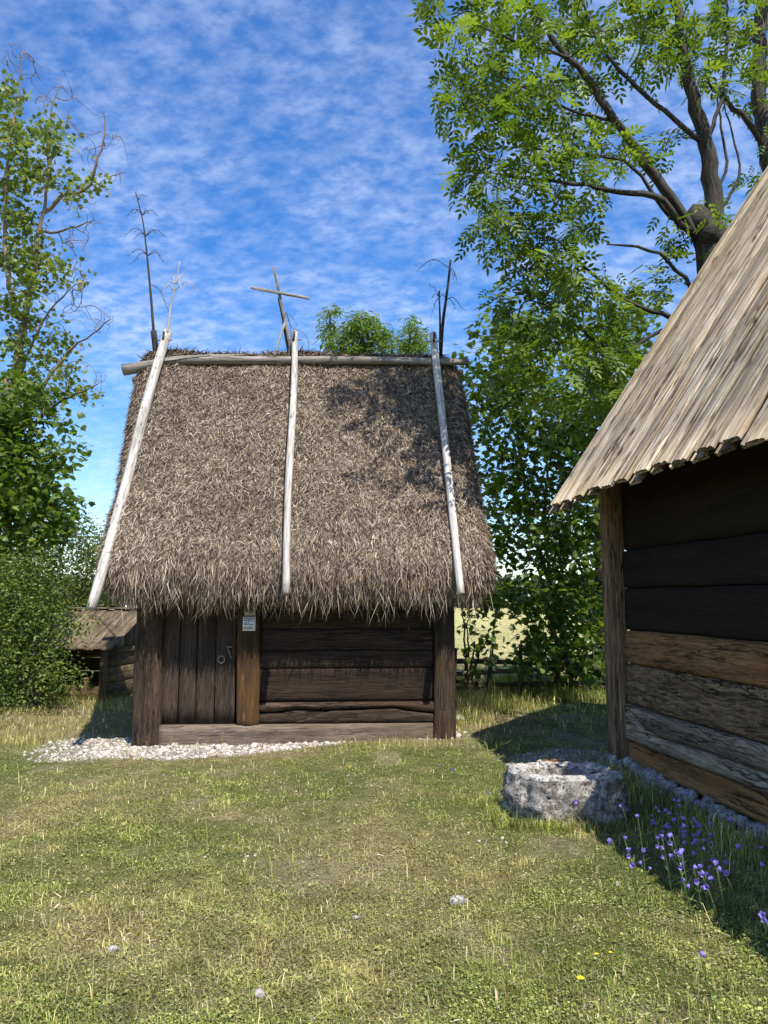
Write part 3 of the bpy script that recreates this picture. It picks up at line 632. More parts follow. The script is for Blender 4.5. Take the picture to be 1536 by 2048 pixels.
# the two boards of the pale plank part along a wavy split
for k in range(7):
    lo, hi = zc0[k] + edges[k] + .004, zc0[k + 1] + edges[k + 1] - .004
    yf = (.03, .0, .035, .03, .045, .04, .05)[k]
    if k == 1:
        sp_ = lo + (hi - lo) * np.clip(.80 - .32 * sstep(.15, .55, xs_) - .06 * sstep(.8, 3, xs_) + wv_(333, .25), .25, .9)
        t = MB(); strip(t, xs_, lo, sp_ - .006, yf + .008, .14, 9, .008, (2.0, 16), .02, 210); t.build('wall_plank', M['barngrey'], barn)
        t = MB(); strip(t, xs_, sp_ + .006, hi, yf - .006, .14, 8, .007, (2.0, 16), .022, 211); t.build('wall_plank', M['barngrey'], barn)
        continue
    t = MB(); strip(t, xs_, lo, hi, yf, .14, 12, .010 if k in (2,) else .006, (2.2, 15 if k != 2 else 22), .016, 220 + k, .004); t.build('wall_plank', M[pm[k]], barn)
t = MB(); plank(t, (.12, .165, 1.3), (BL - .1, .165, 1.3), (0, 0, 1), 2.4, .02, 2, 0, 0, .002, 1); t.build('light_leak_backing', M['tarred'], barn)  # added dark board behind the wall, stops light leaking through the plank joints
# corner post: two faces with a groove
zt = zc0[-1]
t = MB(); plank(t, (-.02, -.005, .03), (-.045, -.005, zt), (1, 0, 0), .20, .15, 16, .006, .006, .016, 5); t.build('corner_post', M['barnpost'], barn)
t = MB(); plank(t, (.098, .012, .02), (.098, .012, zt), (1, 0, 0), .035, .10, 10, .004, .004, .006, 6); t.build('post_batten', M['barnpost'], barn)
t = MB(); plank(t, (BL, 0, .03), (BL, 0, zt), (1, 0, 0), .22, .2, 8, .006, .006, .016, 7); t.build('corner_post', M['barnpost'], barn)
BW = 4.7
# wall plate log under the eave, its end curved
t = MB(); tube(t, smoothpts([(-.20, -.08, zt - .16), (.2, -.075, zt - .10), (.7, -.07, zt - .06), (2, -.06, zt - .05), (BL, -.06, zt - .05)], 40), .055, 8, True, .1, 4); t.build('wall_plate', M['tarred'], barn)
# far gable and rear walls
for k in range(7):
    t = MB(); plank(t, (.06, .12, zc0[k] / 2 + zc0[k + 1] / 2), (.06, BW - .1, zc0[k] / 2 + zc0[k + 1] / 2), (0, 0, 1), zc0[k + 1] - zc0[k] - .01, .06, 6, .004, .003, .008, 240 + k); t.build('wall_plank', M['barnbrown' if k < 4 else 'tarred'], barn)
    t = MB(); plank(t, (.1, BW, zc0[k] / 2 + zc0[k + 1] / 2), (BL, BW, zc0[k] / 2 + zc0[k + 1] / 2), (0, 0, 1), zc0[k + 1] - zc0[k] - .01, .06, 6, .004, .003, .008, 250 + k); t.build('wall_plank', M['barnbrown'], barn)
for gx in (.06, BL - .06):
    for k in range(15):
        y = .16 + k * .315; top = zt - .05 + max(.06, math.tan(SLB) * (BW / 2 - abs(y - BW / 2)) - .25)
        t = MB(); plank(t, (gx, y, zt - .02), (gx, y, top), (0, 1, 0), .305, .03, 3, .003, .002, .005, 260 + k); t.build('gable_board', M['tarred'], barn)
for k in range(7):
    t = MB(); plank(t, (BL - .06, .12, zc0[k] / 2 + zc0[k + 1] / 2), (BL - .06, BW - .1, zc0[k] / 2 + zc0[k + 1] / 2), (0, 0, 1), zc0[k + 1] - zc0[k] - .01, .06, 6, .004, .003, .008, 280 + k); t.build('wall_plank', M['barnbrown'], barn)
# roof boards: grooved, overlapping, shared meshes
RUN = BW / 2 + OV; SLN = RUN / math.cos(SLB)
def roofboard(seed, w=.20, seg=14):
    r = np.random.default_rng(seed); prof = []
    for f, z in ((-.5, -.016), (-.5, .012), (-.47, .017), (-.39, .017), (-.36, -.008), (-.31, -.010), (-.27, .015), (-.1, .017), (.1, .017), (.27, .015), (.31, -.010), (.36, -.008), (.39, .017), (.47, .017), (.5, .012), (.5, -.016)):
        prof.append((f * w, z))
    prof = np.array(prof); m = len(prof); V = []; gc = []; off = r.uniform(0, 30, 2)
    for k in range(seg + 1):
        f = k / seg * SLN; q = prof.copy()
        q[:, 0] *= 1 + r.normal(0, .012); q[:, 0] += r.normal(0, .002); q[:, 1] += (fb2(q[:, 0] * 14, q[:, 0] * 0 + f * 2.5, 1, seed, 3) - .5) * .010 * (q[:, 1] > 0) + math.sin(f * 1.3 + seed) * .004
        V += [(x, f + (r.normal(0, .004) if k == 0 else 0), z) for x, z in q]; gc += [(f + off[0], x + off[1], z) for x, z in q]
    i = np.arange(seg)[:, None] * m; j = np.arange(m)[None]; j2 = (j + 1) % m
    Q = np.stack([i + j, i + j2, i + m + j2, i + m + j], -1).reshape(-1, 4); T = [(0, k, k + 1) for k in range(1, m - 1)] + [(seg * m, seg * m + k + 1, seg * m + k) for k in range(1, m - 1)]
    return mesh_raw('roof_board', np.array(V), np.array(T), Q, None, np.array(gc))
bms = [roofboard(500 + k) for k in range(8)]
PITCH = .1485; nb_ = int((BL + .45 - E[0]) / PITCH); r = np.random.default_rng(3)
for side in (0, 1):
    for k in range(nb_):
        x = E[0] + .085 + k * PITCH; up = (k % 2) * .060
        o = link('roof_board', bms[r.integers(8)], M['barnroof'], barn)
        sh_ = r.normal(0, .028) - (.02 if k % 2 else 0)
        tilt = r.normal(0, .012) + (-.05 if k % 2 == 0 else .03)
        if side == 0:
            B = Matrix(((1, 0, 0), (0, math.cos(SLB), -math.sin(SLB)), (0, math.sin(SLB), math.cos(SLB)))); org = Vector((x, E[1], E[2]))
        else:
            B = Matrix(((-1, 0, 0), (0, -math.cos(SLB), math.sin(SLB)), (0, math.sin(SLB), math.cos(SLB)))); org = Vector((x, BW - E[1], E[2]))
        nrmv = B @ Vector((0, 0, 1)); dv = B @ Vector((0, 1, 0))
        Mx = (B @ Matrix.Rotation(tilt, 3, 'Y')).to_4x4(); Mx.translation = org + nrmv * (up + .02) + dv * (sh_ - .02 * side)
        o.matrix_local = Mx
for y, z in ((-.12, 0), (BW * .25, 0), (BW * .46, 0)):
    zz = E[2] + math.tan(SLB) * (y + OV) - .10
    t = MB(); plank(t, (E[0] + .25, y, zz), (BL + .2, y, zz), (0, 1, 0), .10, .10, 6, .003, .003, .01, 300); t.build('purlin', M['tarred'], barn)
# foundation stones, each a part
r = np.random.default_rng(5); x = -.22; k = 0
while x < 4.4:
    w = r.uniform(.06, .19); t = MB(); gx, gy = C0 + BD * (x + w / 2); z = ghs(gx, gy)
    stone_mesh(t, (x + w / 2, .015 + r.normal(0, .025), z + r.uniform(.02, .05)), (w * .60, r.uniform(.06, .11), r.uniform(.04, .075)), 600 + k, ICO2, .75, r.normal(0, .3), 2.6); t.build('foundation_stone', M['footstone'], barn); x += w * r.uniform(.8, 1.15); k += 1
    if r.uniform() < .6:
        t = MB(); w2 = r.uniform(.025, .075); gx, gy = C0 + BD * x + np.array([-.1, 0]); stone_mesh(t, (x, -.11 + r.normal(0, .04), ghs(gx, gy) + .01), (w2, w2 * .8, w2 * .6), 700 + k, ICO1, .6, 0, 2.4); t.build('foundation_stone', M['footstone'], barn)

# ------------------------------------------------------------------ stone trough
TR = np.array([.93, 5.62]); t = MB()
TW, TD, THH = .85, .64, .345
V, T = ICO3; Vn = V / np.linalg.norm(V, axis=1, keepdims=True)
# superellipsoid block, then hollow the top
def trough_shape(V):
    p = 5.0; q = (np.abs(V[:, 0]) ** p + np.abs(V[:, 1]) ** p + np.abs(V[:, 2]) ** 6) ** (1 / p); U = V / q[:, None]
    return U
nu_ = 120
prof_t = [(0, .0, 0), ]
def outline(a):
    """rounded D plan, unit half sizes"""
    c_, s_ = math.cos(a), math.sin(a); p = 3.4 if c_ > 0 else 2.6
    k = (abs(c_) ** p + abs(s_) ** p) ** (-1 / p); return np.array([c_ * k, s_ * k])
rings = [(1.0, -.10), (1.03, .05), (1.04, .16), (1.0, .26), (.965, .315), (.93, .340), (.86, .348), (.78, .340), (.70, .315), (.63, .26), (.54, .20), (.36, .175), (.12, .17)]
rings = np.array(rings); rings = np.stack([np.interp(np.linspace(0, 12, 43), np.arange(13), rings[:, c_]) for c_ in (0, 1)], -1)
V = []
for (sc, z) in rings:
    for k in range(nu_):
        o_ = outline(k / nu_ * 2 * math.pi); inner_shift = 0.05 if sc < .72 else 0
        V.append((o_[0] * sc * TW / 2 + inner_shift, o_[1] * sc * TD / 2 * (1 if sc > .8 else .92), z))
V = np.array(V); nr_ = len(rings)
cen = V.copy(); nn = fbm(V * 5.5, 9, 4) - .5; n2 = fbm(V * 16, 19, 3) - .5
dirv = np.stack([V[:, 0] / TW, V[:, 1] / TD, V[:, 2] * 0 + .15], -1); dirv /= np.linalg.norm(dirv, axis=1, keepdims=True)
n3 = fbm(V * np.array([9, 9, 42.]) + 5, 39, 3) - .5; low = 1 - sstep(.08, .2, V[:, 2])
V = V + dirv * (nn * .20 + n2 * .075 + n3 * (.03 + .06 * low))[:, None]; V[:, 2] += (fbm(V * 4 + 3, 29, 3) - .5) * .07 * (V[:, 2] > .2)
i = np.arange(nr_ - 1)[:, None] * nu_; j = np.arange(nu_)[None]; j2 = (j + 1) % nu_
Q = np.stack([i + j, i + j2, i + nu_ + j2, i + nu_ + j], -1).reshape(-1, 4); T = [((nr_ - 1) * nu_, (nr_ - 1) * nu_ + k, (nr_ - 1) * nu_ + k + 1) for k in range(1, nu_ - 1)]
tcen = np.array([(G(1012, 1560)[0] + G(1250, 1600)[0]) / 2 + .0, 5.98]); tz = ghs(*tcen)
tcen = np.array([1.385, 6.12])
tr_ = tag(empty('stone_trough', (tcen[0], tcen[1], tz), R(-4)), 'grey limestone trough with hollowed basin standing in grass beside the plank barn', 'trough')
rim = np.array([(abs(r_[1] - .33) < .03) for r_ in rings]); fr = np.repeat(rim[:-1], nu_)
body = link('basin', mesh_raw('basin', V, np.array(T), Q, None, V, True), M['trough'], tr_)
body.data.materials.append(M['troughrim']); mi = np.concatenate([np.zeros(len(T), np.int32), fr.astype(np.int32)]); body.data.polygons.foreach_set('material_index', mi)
# moss on the back-left rim: faces of the rim itself
body.data.materials.append(M['moss']); fc = V[Q].mean(1); ring_i = np.repeat(np.arange(nr_ - 1), nu_)
ms = (ring_i >= 13) & (ring_i <= 23) & (fc[:, 1] > .02 + .10 * (fbm(fc * 9, 4, 2) - .5)) & (fc[:, 0] < .16 + .2 * (fbm(fc * 8, 6, 2) - .5)) & (vn(fc * 26, 5) > .25)
mi[len(T):][ms] = 2; body.data.polygons.foreach_set('material_index', mi)

# ------------------------------------------------------------------ low shelter on the left
SRZ = R(-9); sb = G(208, 1402)
shed = tag(empty('low_shelter', (sb[0], sb[1], 0), SRZ), 'low open fronted shelter with a board roof half hidden by shrubs', 'shelter')
SW, SD, SE, SR = 2.6, 2.3, .79, 1.40
rs_ = math.hypot(SD / 2 + .12, SR - SE)
def rb(side, k, x):
    y0, y1 = (-.12, SD / 2) if side == 0 else (SD + .12, SD / 2)
    t = MB(); plank(t, (x, y0, SE + .02 + (.014 if k % 2 else 0)), (x, y1, SR + .02 + (.014 if k % 2 else 0)), (1, 0, 0), .178 if k % 2 else .17, .022, 5, .003, .003, .004, 800 + k + side * 40); t.build('roof_board', M['shedroof'], shed)
for k in range(18):
    rb(0, k, .06 - k * .152); rb(1, k, .06 - k * .152)
t = MB(); plank(t, (.15, SD / 2 - .03, SR + .055), (-SW, SD / 2 - .03, SR + .055), (0, 1, 0), .10, .03, 6, .003, .003, .004, 9); t.build('ridge_board', M['shedroof'], shed)
for x, y in ((-.05, .03), (-SW, .03), (-.05, SD - .03), (-SW, SD - .03)):
    t = MB(); plank(t, (x, y, -.05), (x, y, SE), (1, 0, 0), .09, .09, 4, .003, .003, .008, 10); t.build('post', M['shedwood'], shed)
for k in range(3):
    for x in (-.045, -SW):
        t = MB(); plank(t, (x, .08, .13 + k * .25), (x, SD - .08, .13 + k * .25), (0, 0, 1), .245, .03, 5, .004, .003, .005, 20 + k); t.build('wall_plank', M['shedwood'], shed)
    t = MB(); plank(t, (-.09, SD - .03, .13 + k * .25), (-SW + .05, SD - .03, .13 + k * .25), (0, 0, 1), .245, .03, 5, .004, .003, .005, 30 + k); t.build('wall_plank', M['shedwood'], shed)
for x in (-.05, -SW):
    for k in range(7):
        y = .2 + k * .317; top = SE + max(.04, (SR - SE) * (1 - abs(y - SD / 2) / (SD / 2))) - .05
        t = MB(); plank(t, (x, y, SE - .03), (x, y, top), (0, 1, 0), .30, .022, 2, .003, .002, .004, 50 + k); t.build('gable_board', M['shedroof'], shed)
t = MB(); plank(t, (-.015, .05, SE - .02), (-.015, SD - .05, SE - .02), (0, 0, 1), .09, .03, 4, .003, .003, .005, 60); t.build('gable_beam', M['shedwood'], shed)
for k in range(2):
    t = MB(); plank(t, (-.30 - k * .0, .02, .02), (-.30, .02, .36), (1, 0, 0), .10, .05, 3, .01, .003, .008, 66); t.build('front_stake', M['shedwood'], shed); break
t = MB(); plank(t, (-.05, .02, .12), (-.75, .02, .12), (0, 0, 1), .22, .03, 4, .004, .003, .005, 67); t.build('front_board', M['shedwood'], shed)

# red house far behind, only a strip shows
rh = P(236, 1230, 24); rhx = rh[0]
house = tag(empty('red_house', (rhx, 24, 0), R(0)), 'red painted house glimpsed behind the thatched hut', 'house')
def boxm(name, mat, parent, a, b):
    a, b = np.array(a, float), np.array(b, float); t = MB(); plank(t, ((a[0] + b[0]) / 2, (a[1] + b[1]) / 2, a[2]), ((a[0] + b[0]) / 2, (a[1] + b[1]) / 2, b[2]), (1, 0, 0), b[0] - a[0], b[1] - a[1], 1, 0, 0, .01, 1); return t.build(name, mat, parent)
boxm('wall', M['redwall'], house, (0, 0, -.05), (3.4, 3, 1.75))
t = MB(); t.add([(-.1, -.2, 1.752), (3.5, -.2, 1.752), (3.5, 3.2, 1.752), (-.1, 3.2, 1.752), (-.1, 1.5, 2.9), (3.5, 1.5, 2.9)], [(0, 4, 3), (1, 2, 5)], [(0, 1, 5, 4), (2, 3, 4, 5), (3, 2, 1, 0)]); t.build('roof', M['tileroof'], house)
wd = boxm('window', M['whitepaint'], house, (.22, -.03, 1.05), (.62, -.001, 1.55)); boxm('pane', M['ink'], wd, (.27, -.036, 1.10), (.57, -.031, 1.50))

# ------------------------------------------------------------------ pole fence behind
fence = None
fpts = [G(905, 1408), G(975, 1402), G(1040, 1400), G(1110, 1398), G(1175, 1396)]
fz = [ghs(p[0], p[1]) for p in fpts]; fence = tag(empty('pole_fence', (fpts[0][0], fpts[0][1], 0)), 'grey pole fence of round rails and stakes at the edge of the field', 'fence')
fo = np.array([fpts[0][0], fpts[0][1], 0]); A = fpts[0] - [.9, 0, 0]; Bp = fpts[-1] + [.5, 0, 0]
for (za, zb_, rr) in ((.62, .60, .043), (.46, .47, .040), (.40, .14, .034), (.20, .28, .036)):
    t = MB(); a_ = A + [0, 0, za]; b_ = Bp + [0, .05, zb_]; pp = np.array([a_ + (b_ - a_) * f + [0, 0, .02 * math.sin(f * 7 + za * 20)] for f in np.linspace(0, 1, 14)]); tube(t, pp, np.linspace(rr, rr * .8, 14), 7, True, .1, int(za * 100)); t.build('rail', M['fencewood'], fence, fo, True)
for k, p in enumerate([A + [.3, 0, 0]] + fpts):
    lean = (.02, .06, .09, .03, .08, -.02)[k]; t = MB(); hgt = (.9, .86, .92, .95, .85, .9)[k]
    for dy in (-.06, .06):
        pp = np.array([p + [0, dy, -.05], p + [lean / 2, dy, hgt / 2], p + [lean, dy, hgt * (1 if dy < 0 else .93)]]); t = MB(); tube(t, pp, (.032, .028, .020), 6, True, .1, k); t.build('stake', M['fencewood'], fence, fo, True)

# ------------------------------------------------------------------ leaves
def leaflet(L, w, ox=0, oy=0, ang=0, droop=.12, fold=.12):
    """6-vertex lanceolate leaflet"""
    p = np.array([(0, 0, 0), (.35 * L, w / 2, fold * w - droop * L * .1), (.35 * L, -w / 2, fold * w - droop * L * .1), (.72 * L, w * .36, fold * w * .7 - droop * L * .5), (.72 * L, -w * .36, fold * w * .7 - droop * L * .5), (L, 0, -droop * L), (.35 * L, 0, -droop * L * .1 - fold * w)])
    c_, s_ = math.cos(ang), math.sin(ang); V = np.stack([p[:, 0] * c_ - p[:, 1] * s_ + ox, p[:, 0] * s_ + p[:, 1] * c_ + oy, p[:, 2]], -1)
    return V, np.array([(0, 6, 1), (0, 2, 6), (1, 6, 3), (2, 4, 6), (3, 6, 5), (4, 5, 6)])
def compound(L=.22, pairs=3, l=.088, w=.036):
    V, T, n = [], [], 0
    for k in range(pairs):
        x = L * (.38 + .5 * k / max(1, pairs - 1)); dz = -.25 * x * x / L
        for sg in (-1, 1):
            v, t = leaflet(l * (1 - .06 * abs(k - 1)), w, x, 0, sg * R(52)); v[:, 2] += dz; V.append(v); T.append(t + n); n += len(v)
    v, t = leaflet(l * 1.1, w, L, 0, 0); v[:, 2] += -.25 * L; V.append(v); T.append(t + n); n += len(v)
    V.append(np.array([(0, .0012, 0), (0, -.0012, 0), (L, 0, -.25 * L)])); T.append(np.array([[0, 1, 2]]) + n)
    return np.vstack(V), np.vstack(T)
def mapleleaf(s=.125):
    pts = [(0, 0), (.10, .20), (-.02, .42), (.22, .36), (.42, .58), (.52, .33), (.66, .34), (.72, .17), (1.0, 0), (.72, -.17), (.66, -.34), (.52, -.33), (.42, -.58), (.22, -.36), (-.02, -.42), (.10, -.20)]
    V = np.array([(x * s, y * s, -.12 * s * (x * x + 1.2 * y * y) * 2) for x, y in pts] + [(.36 * s, 0, .02 * s)]); n = len(pts)
    return V, np.array([(n, k, (k + 1) % n) for k in range(n)])
def ovalleaf(L=.045, w=.024): return leaflet(L, w, 0, 0, 0, .15, .2)
LT = {'ash': compound(), 'maple': mapleleaf(), 'oval': ovalleaf(), 'willow': ovalleaf(.10, .019)}

def grow(skel, att, r, jit=.02, step=.12, tip=.0032):
    """skel: list of (pts, radii); att: N,3 leaf-twig ends. Returns chains [(pts, node ids)], twig dirs"""
    pos = []; par = []; mr = []; chains = []
    for pts, rad in skel:
        pts = np.asarray(pts, float); L = np.sum(np.linalg.norm(np.diff(pts, axis=0), axis=1)); n = max(4, int(L / .14)); sp_ = smoothpts(pts, n); rr = np.interp(np.linspace(0, 1, n), np.linspace(0, 1, len(rad)), rad)
        sp_ = sp_ + np.concatenate([np.zeros((1, 3)), r.normal(0, .012, (n - 1, 3))]); ids = []; p0 = -1
        if pos:
            d = np.linalg.norm(np.array(pos) - sp_[0], axis=1)
            if d.min() < .5: p0 = int(d.argmin())
        for k in range(n): pos.append(sp_[k]); par.append(p0 if k == 0 else len(pos) - 2); mr.append(rr[k]); ids.append(len(pos) - 1)
        chains.append(([p0] if p0 >= 0 else []) + ids)
    base = np.array(pos); dist = np.array([np.min(np.linalg.norm(base - a, axis=1)) for a in att]) if len(att) else np.array([]); order = np.argsort(dist)
    cap = len(pos) + len(att) * 14 + 1000; PA = np.zeros((cap, 3)); PA[:len(pos)] = pos; n = len(pos); ends = np.zeros((len(att), 3))
    for ai in order:
        a = att[ai]; d = np.linalg.norm(PA[:n] - a, axis=1); j = int(np.argmin(d)); dj_ = d[j]; pj = PA[j]
        par_dir = nrm(pj - PA[par[j]]) if par[j] >= 0 else np.array([0, 0, 1.])
        k = max(2, int(dj_ / step) + 1); ctrl = pj + par_dir * dj_ * .35 + (a - pj) * .25 + np.array([0, 0, .06 * dj_]); ids = [j]; prev = j
        for q in range(1, k + 1):
            f = q / k; p = (1 - f) ** 2 * pj + 2 * f * (1 - f) * ctrl + f * f * a
            if q < k: p = p + r.normal(0, jit, 3) * min(1, dj_)
            if n >= cap: break
            PA[n] = p; par.append(prev); mr.append(0); prev = n; ids.append(n); n += 1
        chains.append(ids); ends[ai] = nrm(PA[ids[-1]] - PA[ids[-2]])
    acc = np.zeros(n); par = np.array(par); leafn = np.ones(n); hasch = np.zeros(n, bool); hasch[par[par >= 0]] = True; E_ = 2.35
    acc[~hasch] = tip ** E_
    for k in range(n - 1, -1, -1):
        if par[k] >= 0: acc[par[k]] += acc[k]
    rad = acc ** (1 / E_); mr = np.array(mr); m = mr > 0; rad[m] = mr[m]
    return PA[:n], rad, chains, ends
def branches(name, mat, parent, origin, PA, rad, chains, nmain, rcap=.2):
    mb = MB()
    for ci, ids in enumerate(chains):
        pts = PA[ids]; rr = rad[ids].copy()
        if ci >= nmain or len(ids) > 1: rr[0] = min(rr[0], rr[1] * 1.25) if ci > 0 else rr[0]
        rmax = rr.max(); sides = 9 if rmax > .06 else 6 if rmax > .02 else 4 if rmax > .007 else 3
        tube(mb, pts, rr, sides, False, .14 if rmax > .05 else 0, ci)
    return mb.build(name, mat, parent, origin, True)
def foliage(name, parent, origin, kind, pos, dirs, per, r, pal, size=1., spread=.12, upb=.9, dr=.3, mat='leaf'):
    n = len(pos) * per; p = np.repeat(pos, per, 0); d0 = np.repeat(dirs, per, 0)
    p = p + r.normal(0, spread, (n, 3)) * np.array([1, 1, .8]); az = r.uniform(0, 2 * math.pi, n)
    d = np.stack([np.cos(az), np.sin(az), r.normal(-dr, .35, n)], -1) + d0 * .7
    up = np.stack([r.normal(0, .45, n), r.normal(0, .45, n), np.full(n, upb)], -1); B = basis(d, up); tv, tt = LT[kind]
    V, T = scatter(tv, tt, p, B, size * r.uniform(.65, 1.2, n)); pal = np.array(pal); c = pal[r.integers(0, len(pal), n)] * r.uniform(.78, 1.25, n)[:, None]
    o = link(name, mesh_raw(name, V - np.asarray(origin), T, None, np.repeat(c, len(tv), 0)), M[mat], parent); o['kind'] = 'stuff'; return o
PAL_ASH = [(.098, .155, .020), (.13, .19, .026), (.175, .235, .034), (.070, .118, .016)]
PAL_MAPLE = [(.082, .135, .018), (.112, .17, .024), (.15, .205, .032), (.060, .105, .015)]
PAL_LIGHT = [(.13, .20, .035), (.17, .235, .042), (.10, .16, .028)]
PAL_HEDGE = [(.11, .16, .034), (.15, .20, .045), (.205, .25, .06), (.075, .115, .024)]
def blobs_att(bl, r, dens, Yf, spread_y=.45):
    out = []
    for b in bl:
        px, py, rx, ry = b[:4]; Y0 = Yf(px, py) if len(b) < 5 else b[4]; n = max(2, int(dens * rx * ry / 2000. + r.uniform()))
        for k in range(n):
            a = r.uniform(0, 2 * math.pi); q = math.sqrt(r.uniform()); out.append(P(px + rx * q * math.cos(a), py + ry * q * math.sin(a), Y0 + r.normal(0, spread_y)))
    return np.array(out)

# ---- big ash behind the barn
def ashY(px, py): return 8.25 + np.clip((px - 900) / 520., 0, 1.3) * 1.0
r = np.random.default_rng(21)
tb = np.array([4.05, 9.5, 0.]); BUY = 9.3
def lim(px, Y0, Y1): n = len(px); return [P(a, b, Y0 + (Y1 - Y0) * k / (n - 1)) for k, (a, b) in enumerate(px)]
skel = [([tb + [0, 0, -.1], tb + [-.05, 0, 2], P(1425, 560, 9.35), P(1412, 465, 9.3)], (.28, .25, .20, .19)),
        (lim([(1420, 460), (1426, 402), (1413, 290), (1381, 179), (1364, 89), (1345, -40)], 9.3, 9.2), (.125, .11, .088, .076, .062, .05)),
        (lim([(1392, 470), (1377, 455), (1337, 388), (1279, 308), (1230, 241), (1180, 165), (1136, 116), (1091, 54), (1045, -10)], 9.25, 8.3), (.11, .105, .098, .09, .082, .07, .06, .05, .04)),
        (lim([(1380, 462), (1364, 451), (1314, 393), (1230, 382), (1140, 366), (1065, 357), (985, 345)], 9.2, 8.2), (.075, .068, .058, .045, .034, .024, .014)),
        (lim([(1405, 285), (1319, 214), (1252, 152), (1198, 89), (1163, 0)], 9.25, 8.5), (.06, .05, .045, .036, .026)),
        (lim([(1405, 610), (1381, 567), (1332, 518), (1274, 496), (1216, 487)], 9.3, 8.6), (.05, .045, .038, .03, .016)),
        (lim([(1400, 650), (1339, 634), (1274, 612), (1234, 585), (1171, 536), (1118, 482)], 9.4, 8.5), (.06, .052, .045, .038, .026, .014)),
        (lim([(1377, 455), (1330, 420), (1262, 330), (1180, 310), (1110, 305), (1050, 290)], 9.2, 8.4), (.05, .045, .035, .028, .02, .012)),
        (lim([(1413, 290), (1440, 200), (1450, 100), (1455, -20)], 9.3, 9.5), (.05, .04, .03, .025)),
        (lim([(1426, 402), (1452, 330), (1440, 240), (1432, 170)], 9.35, 9.5), (.04, .032, .024, .014)),
        (lim([(1440, 420), (1478, 350), (1462, 260), (1440, 190)], 9.4, 9.6), (.035, .03, .022, .012)),
        (lim([(1230, 241), (1160, 225), (1080, 190), (1000, 150), (930, 120)], 8.8, 8.15), (.035, .03, .024, .018, .01)),
        (lim([(1136, 116), (1060, 90), (980, 60), (900, 40)], 8.45, 8.1), (.034, .026, .018, .01)),
        (lim([(1364, 640), (1290, 680), (1220, 700), (1140, 640), (1060, 600)], 9.4, 8.7), (.05, .04, .032, .022, .012))]
AB = [(900, 40, 45, 40), (960, 50, 60, 50), (1030, 60, 60, 50), (892, 170, 25, 45), (920, 125, 40, 35), (960, 190, 60, 35), (930, 205, 50, 35), (1010, 150, 60, 45), (1060, 190, 50, 40), (1040, 240, 60, 30), (1080, 270, 60, 40), (1020, 285, 50, 30), (960, 325, 45, 35), (935, 345, 28, 22), (1000, 360, 60, 40), (1060, 330, 60, 40), (1110, 320, 60, 50), (1150, 370, 60, 35), (1010, 430, 45, 30), (980, 445, 28, 22), (1050, 475, 60, 45), (1100, 475, 60, 45), (1150, 430, 50, 30), (1000, 505, 26, 22), (1040, 545, 50, 40), (1100, 545, 60, 45), (1010, 595, 28, 32), (1060, 615, 60, 40), (1130, 605, 60, 40), (1180, 565, 50, 35), (1240, 565, 35, 25), (1200, 625, 60, 40), (1320, 585, 40, 30), (1350, 545, 28, 28), (1100, 20, 60, 40), (1180, 40, 60, 50), (1240, 60, 50, 50), (1280, 30, 60, 40), (1340, 60, 60, 50), (1370, 110, 50, 40), (1300, 110, 50, 40), (1260, 275, 35, 35), (1215, 285, 40, 35), (1190, 240, 45, 35), (1330, 290, 28, 22), (1440, 40, 60, 40), (1440, 140, 45, 35), (1390, 420, 35, 20), (1340, 470, 26, 20), (1180, 140, 45, 35), (1120, 200, 50, 40), (1100, 680, 70, 45), (1180, 700, 70, 45), (1250, 680, 50, 40), (1050, 690, 45, 40), (1140, 760, 70, 40), (1220, 770, 50, 40),
      (900, -60, 60, 40), (1000, -50, 80, 40), (1120, -60, 80, 40), (1250, -60, 90, 50), (1400, -70, 90, 50)]
att = blobs_att(AB, r, 4.6, ashY, .36); ash = tag(empty('ash_tree', tb), 'large ash tree with a swollen burl rising behind the plank barn roof', 'tree')
skel = skel[:2] + [(p_s, tuple(q * .62 for q in r_s)) for p_s, r_s in skel[2:]]
PA, rad, chn, ends = grow(skel, att, r, .02, .12, .0042); branches('trunk', M['bark_ash'], ash, tb, PA, rad, chn, len(skel))
t = MB(); stone_mesh(t, P(1422, 470, 9.28), (.22, .2, .26), 77, ICO2, .35); stone_mesh(t, P(1395, 440, 9.2), (.15, .15, .2), 78, ICO2, .3); t.build('burl', M['bark_ash'], ash, tb, True)
foliage('crown', ash, tb, 'ash', att, ends, 8, r, PAL_ASH, 1.15, .10, .9, .35)
# second ash stem at the frame edge
tb2 = np.array([5.15, 9.9, 0]); r = np.random.default_rng(22)
skel = [([tb2 + [0, 0, -.1], tb2 + [0, 0, 3], P(1545, 420, 9.9), P(1532, 300, 9.9), P(1519, 200, 9.9), P(1521, 60, 9.9), P(1530, -60, 9.9)], (.17, .15, .13, .12, .11, .095, .08)),
        (lim([(1527, 290), (1500, 250), (1448, 201), (1413, 165)], 9.9, 9.6), (.05, .04, .032, .018))]
att = blobs_att([(1480, 100, 45, 55), (1500, 175, 35, 45), (1530, 350, 18, 18), (1510, 30, 40, 40), (1475, 20, 50, 40), (1560, 120, 60, 60), (1580, 250, 60, 60), (1520, -60, 80, 50)], r, 4, lambda x, y: 9.8); t2 = tag(empty('ash_tree', tb2), 'slimmer ash trunk with leafy twigs standing right behind the barn ridge', 'tree')
PA, rad, chn, ends = grow(skel, att, r); branches('trunk', M['bark_ash'], t2, tb2, PA, rad, chn, 2); foliage('crown', t2, tb2, 'ash', att, ends, 8, r, PAL_ASH, 1.12, .12)

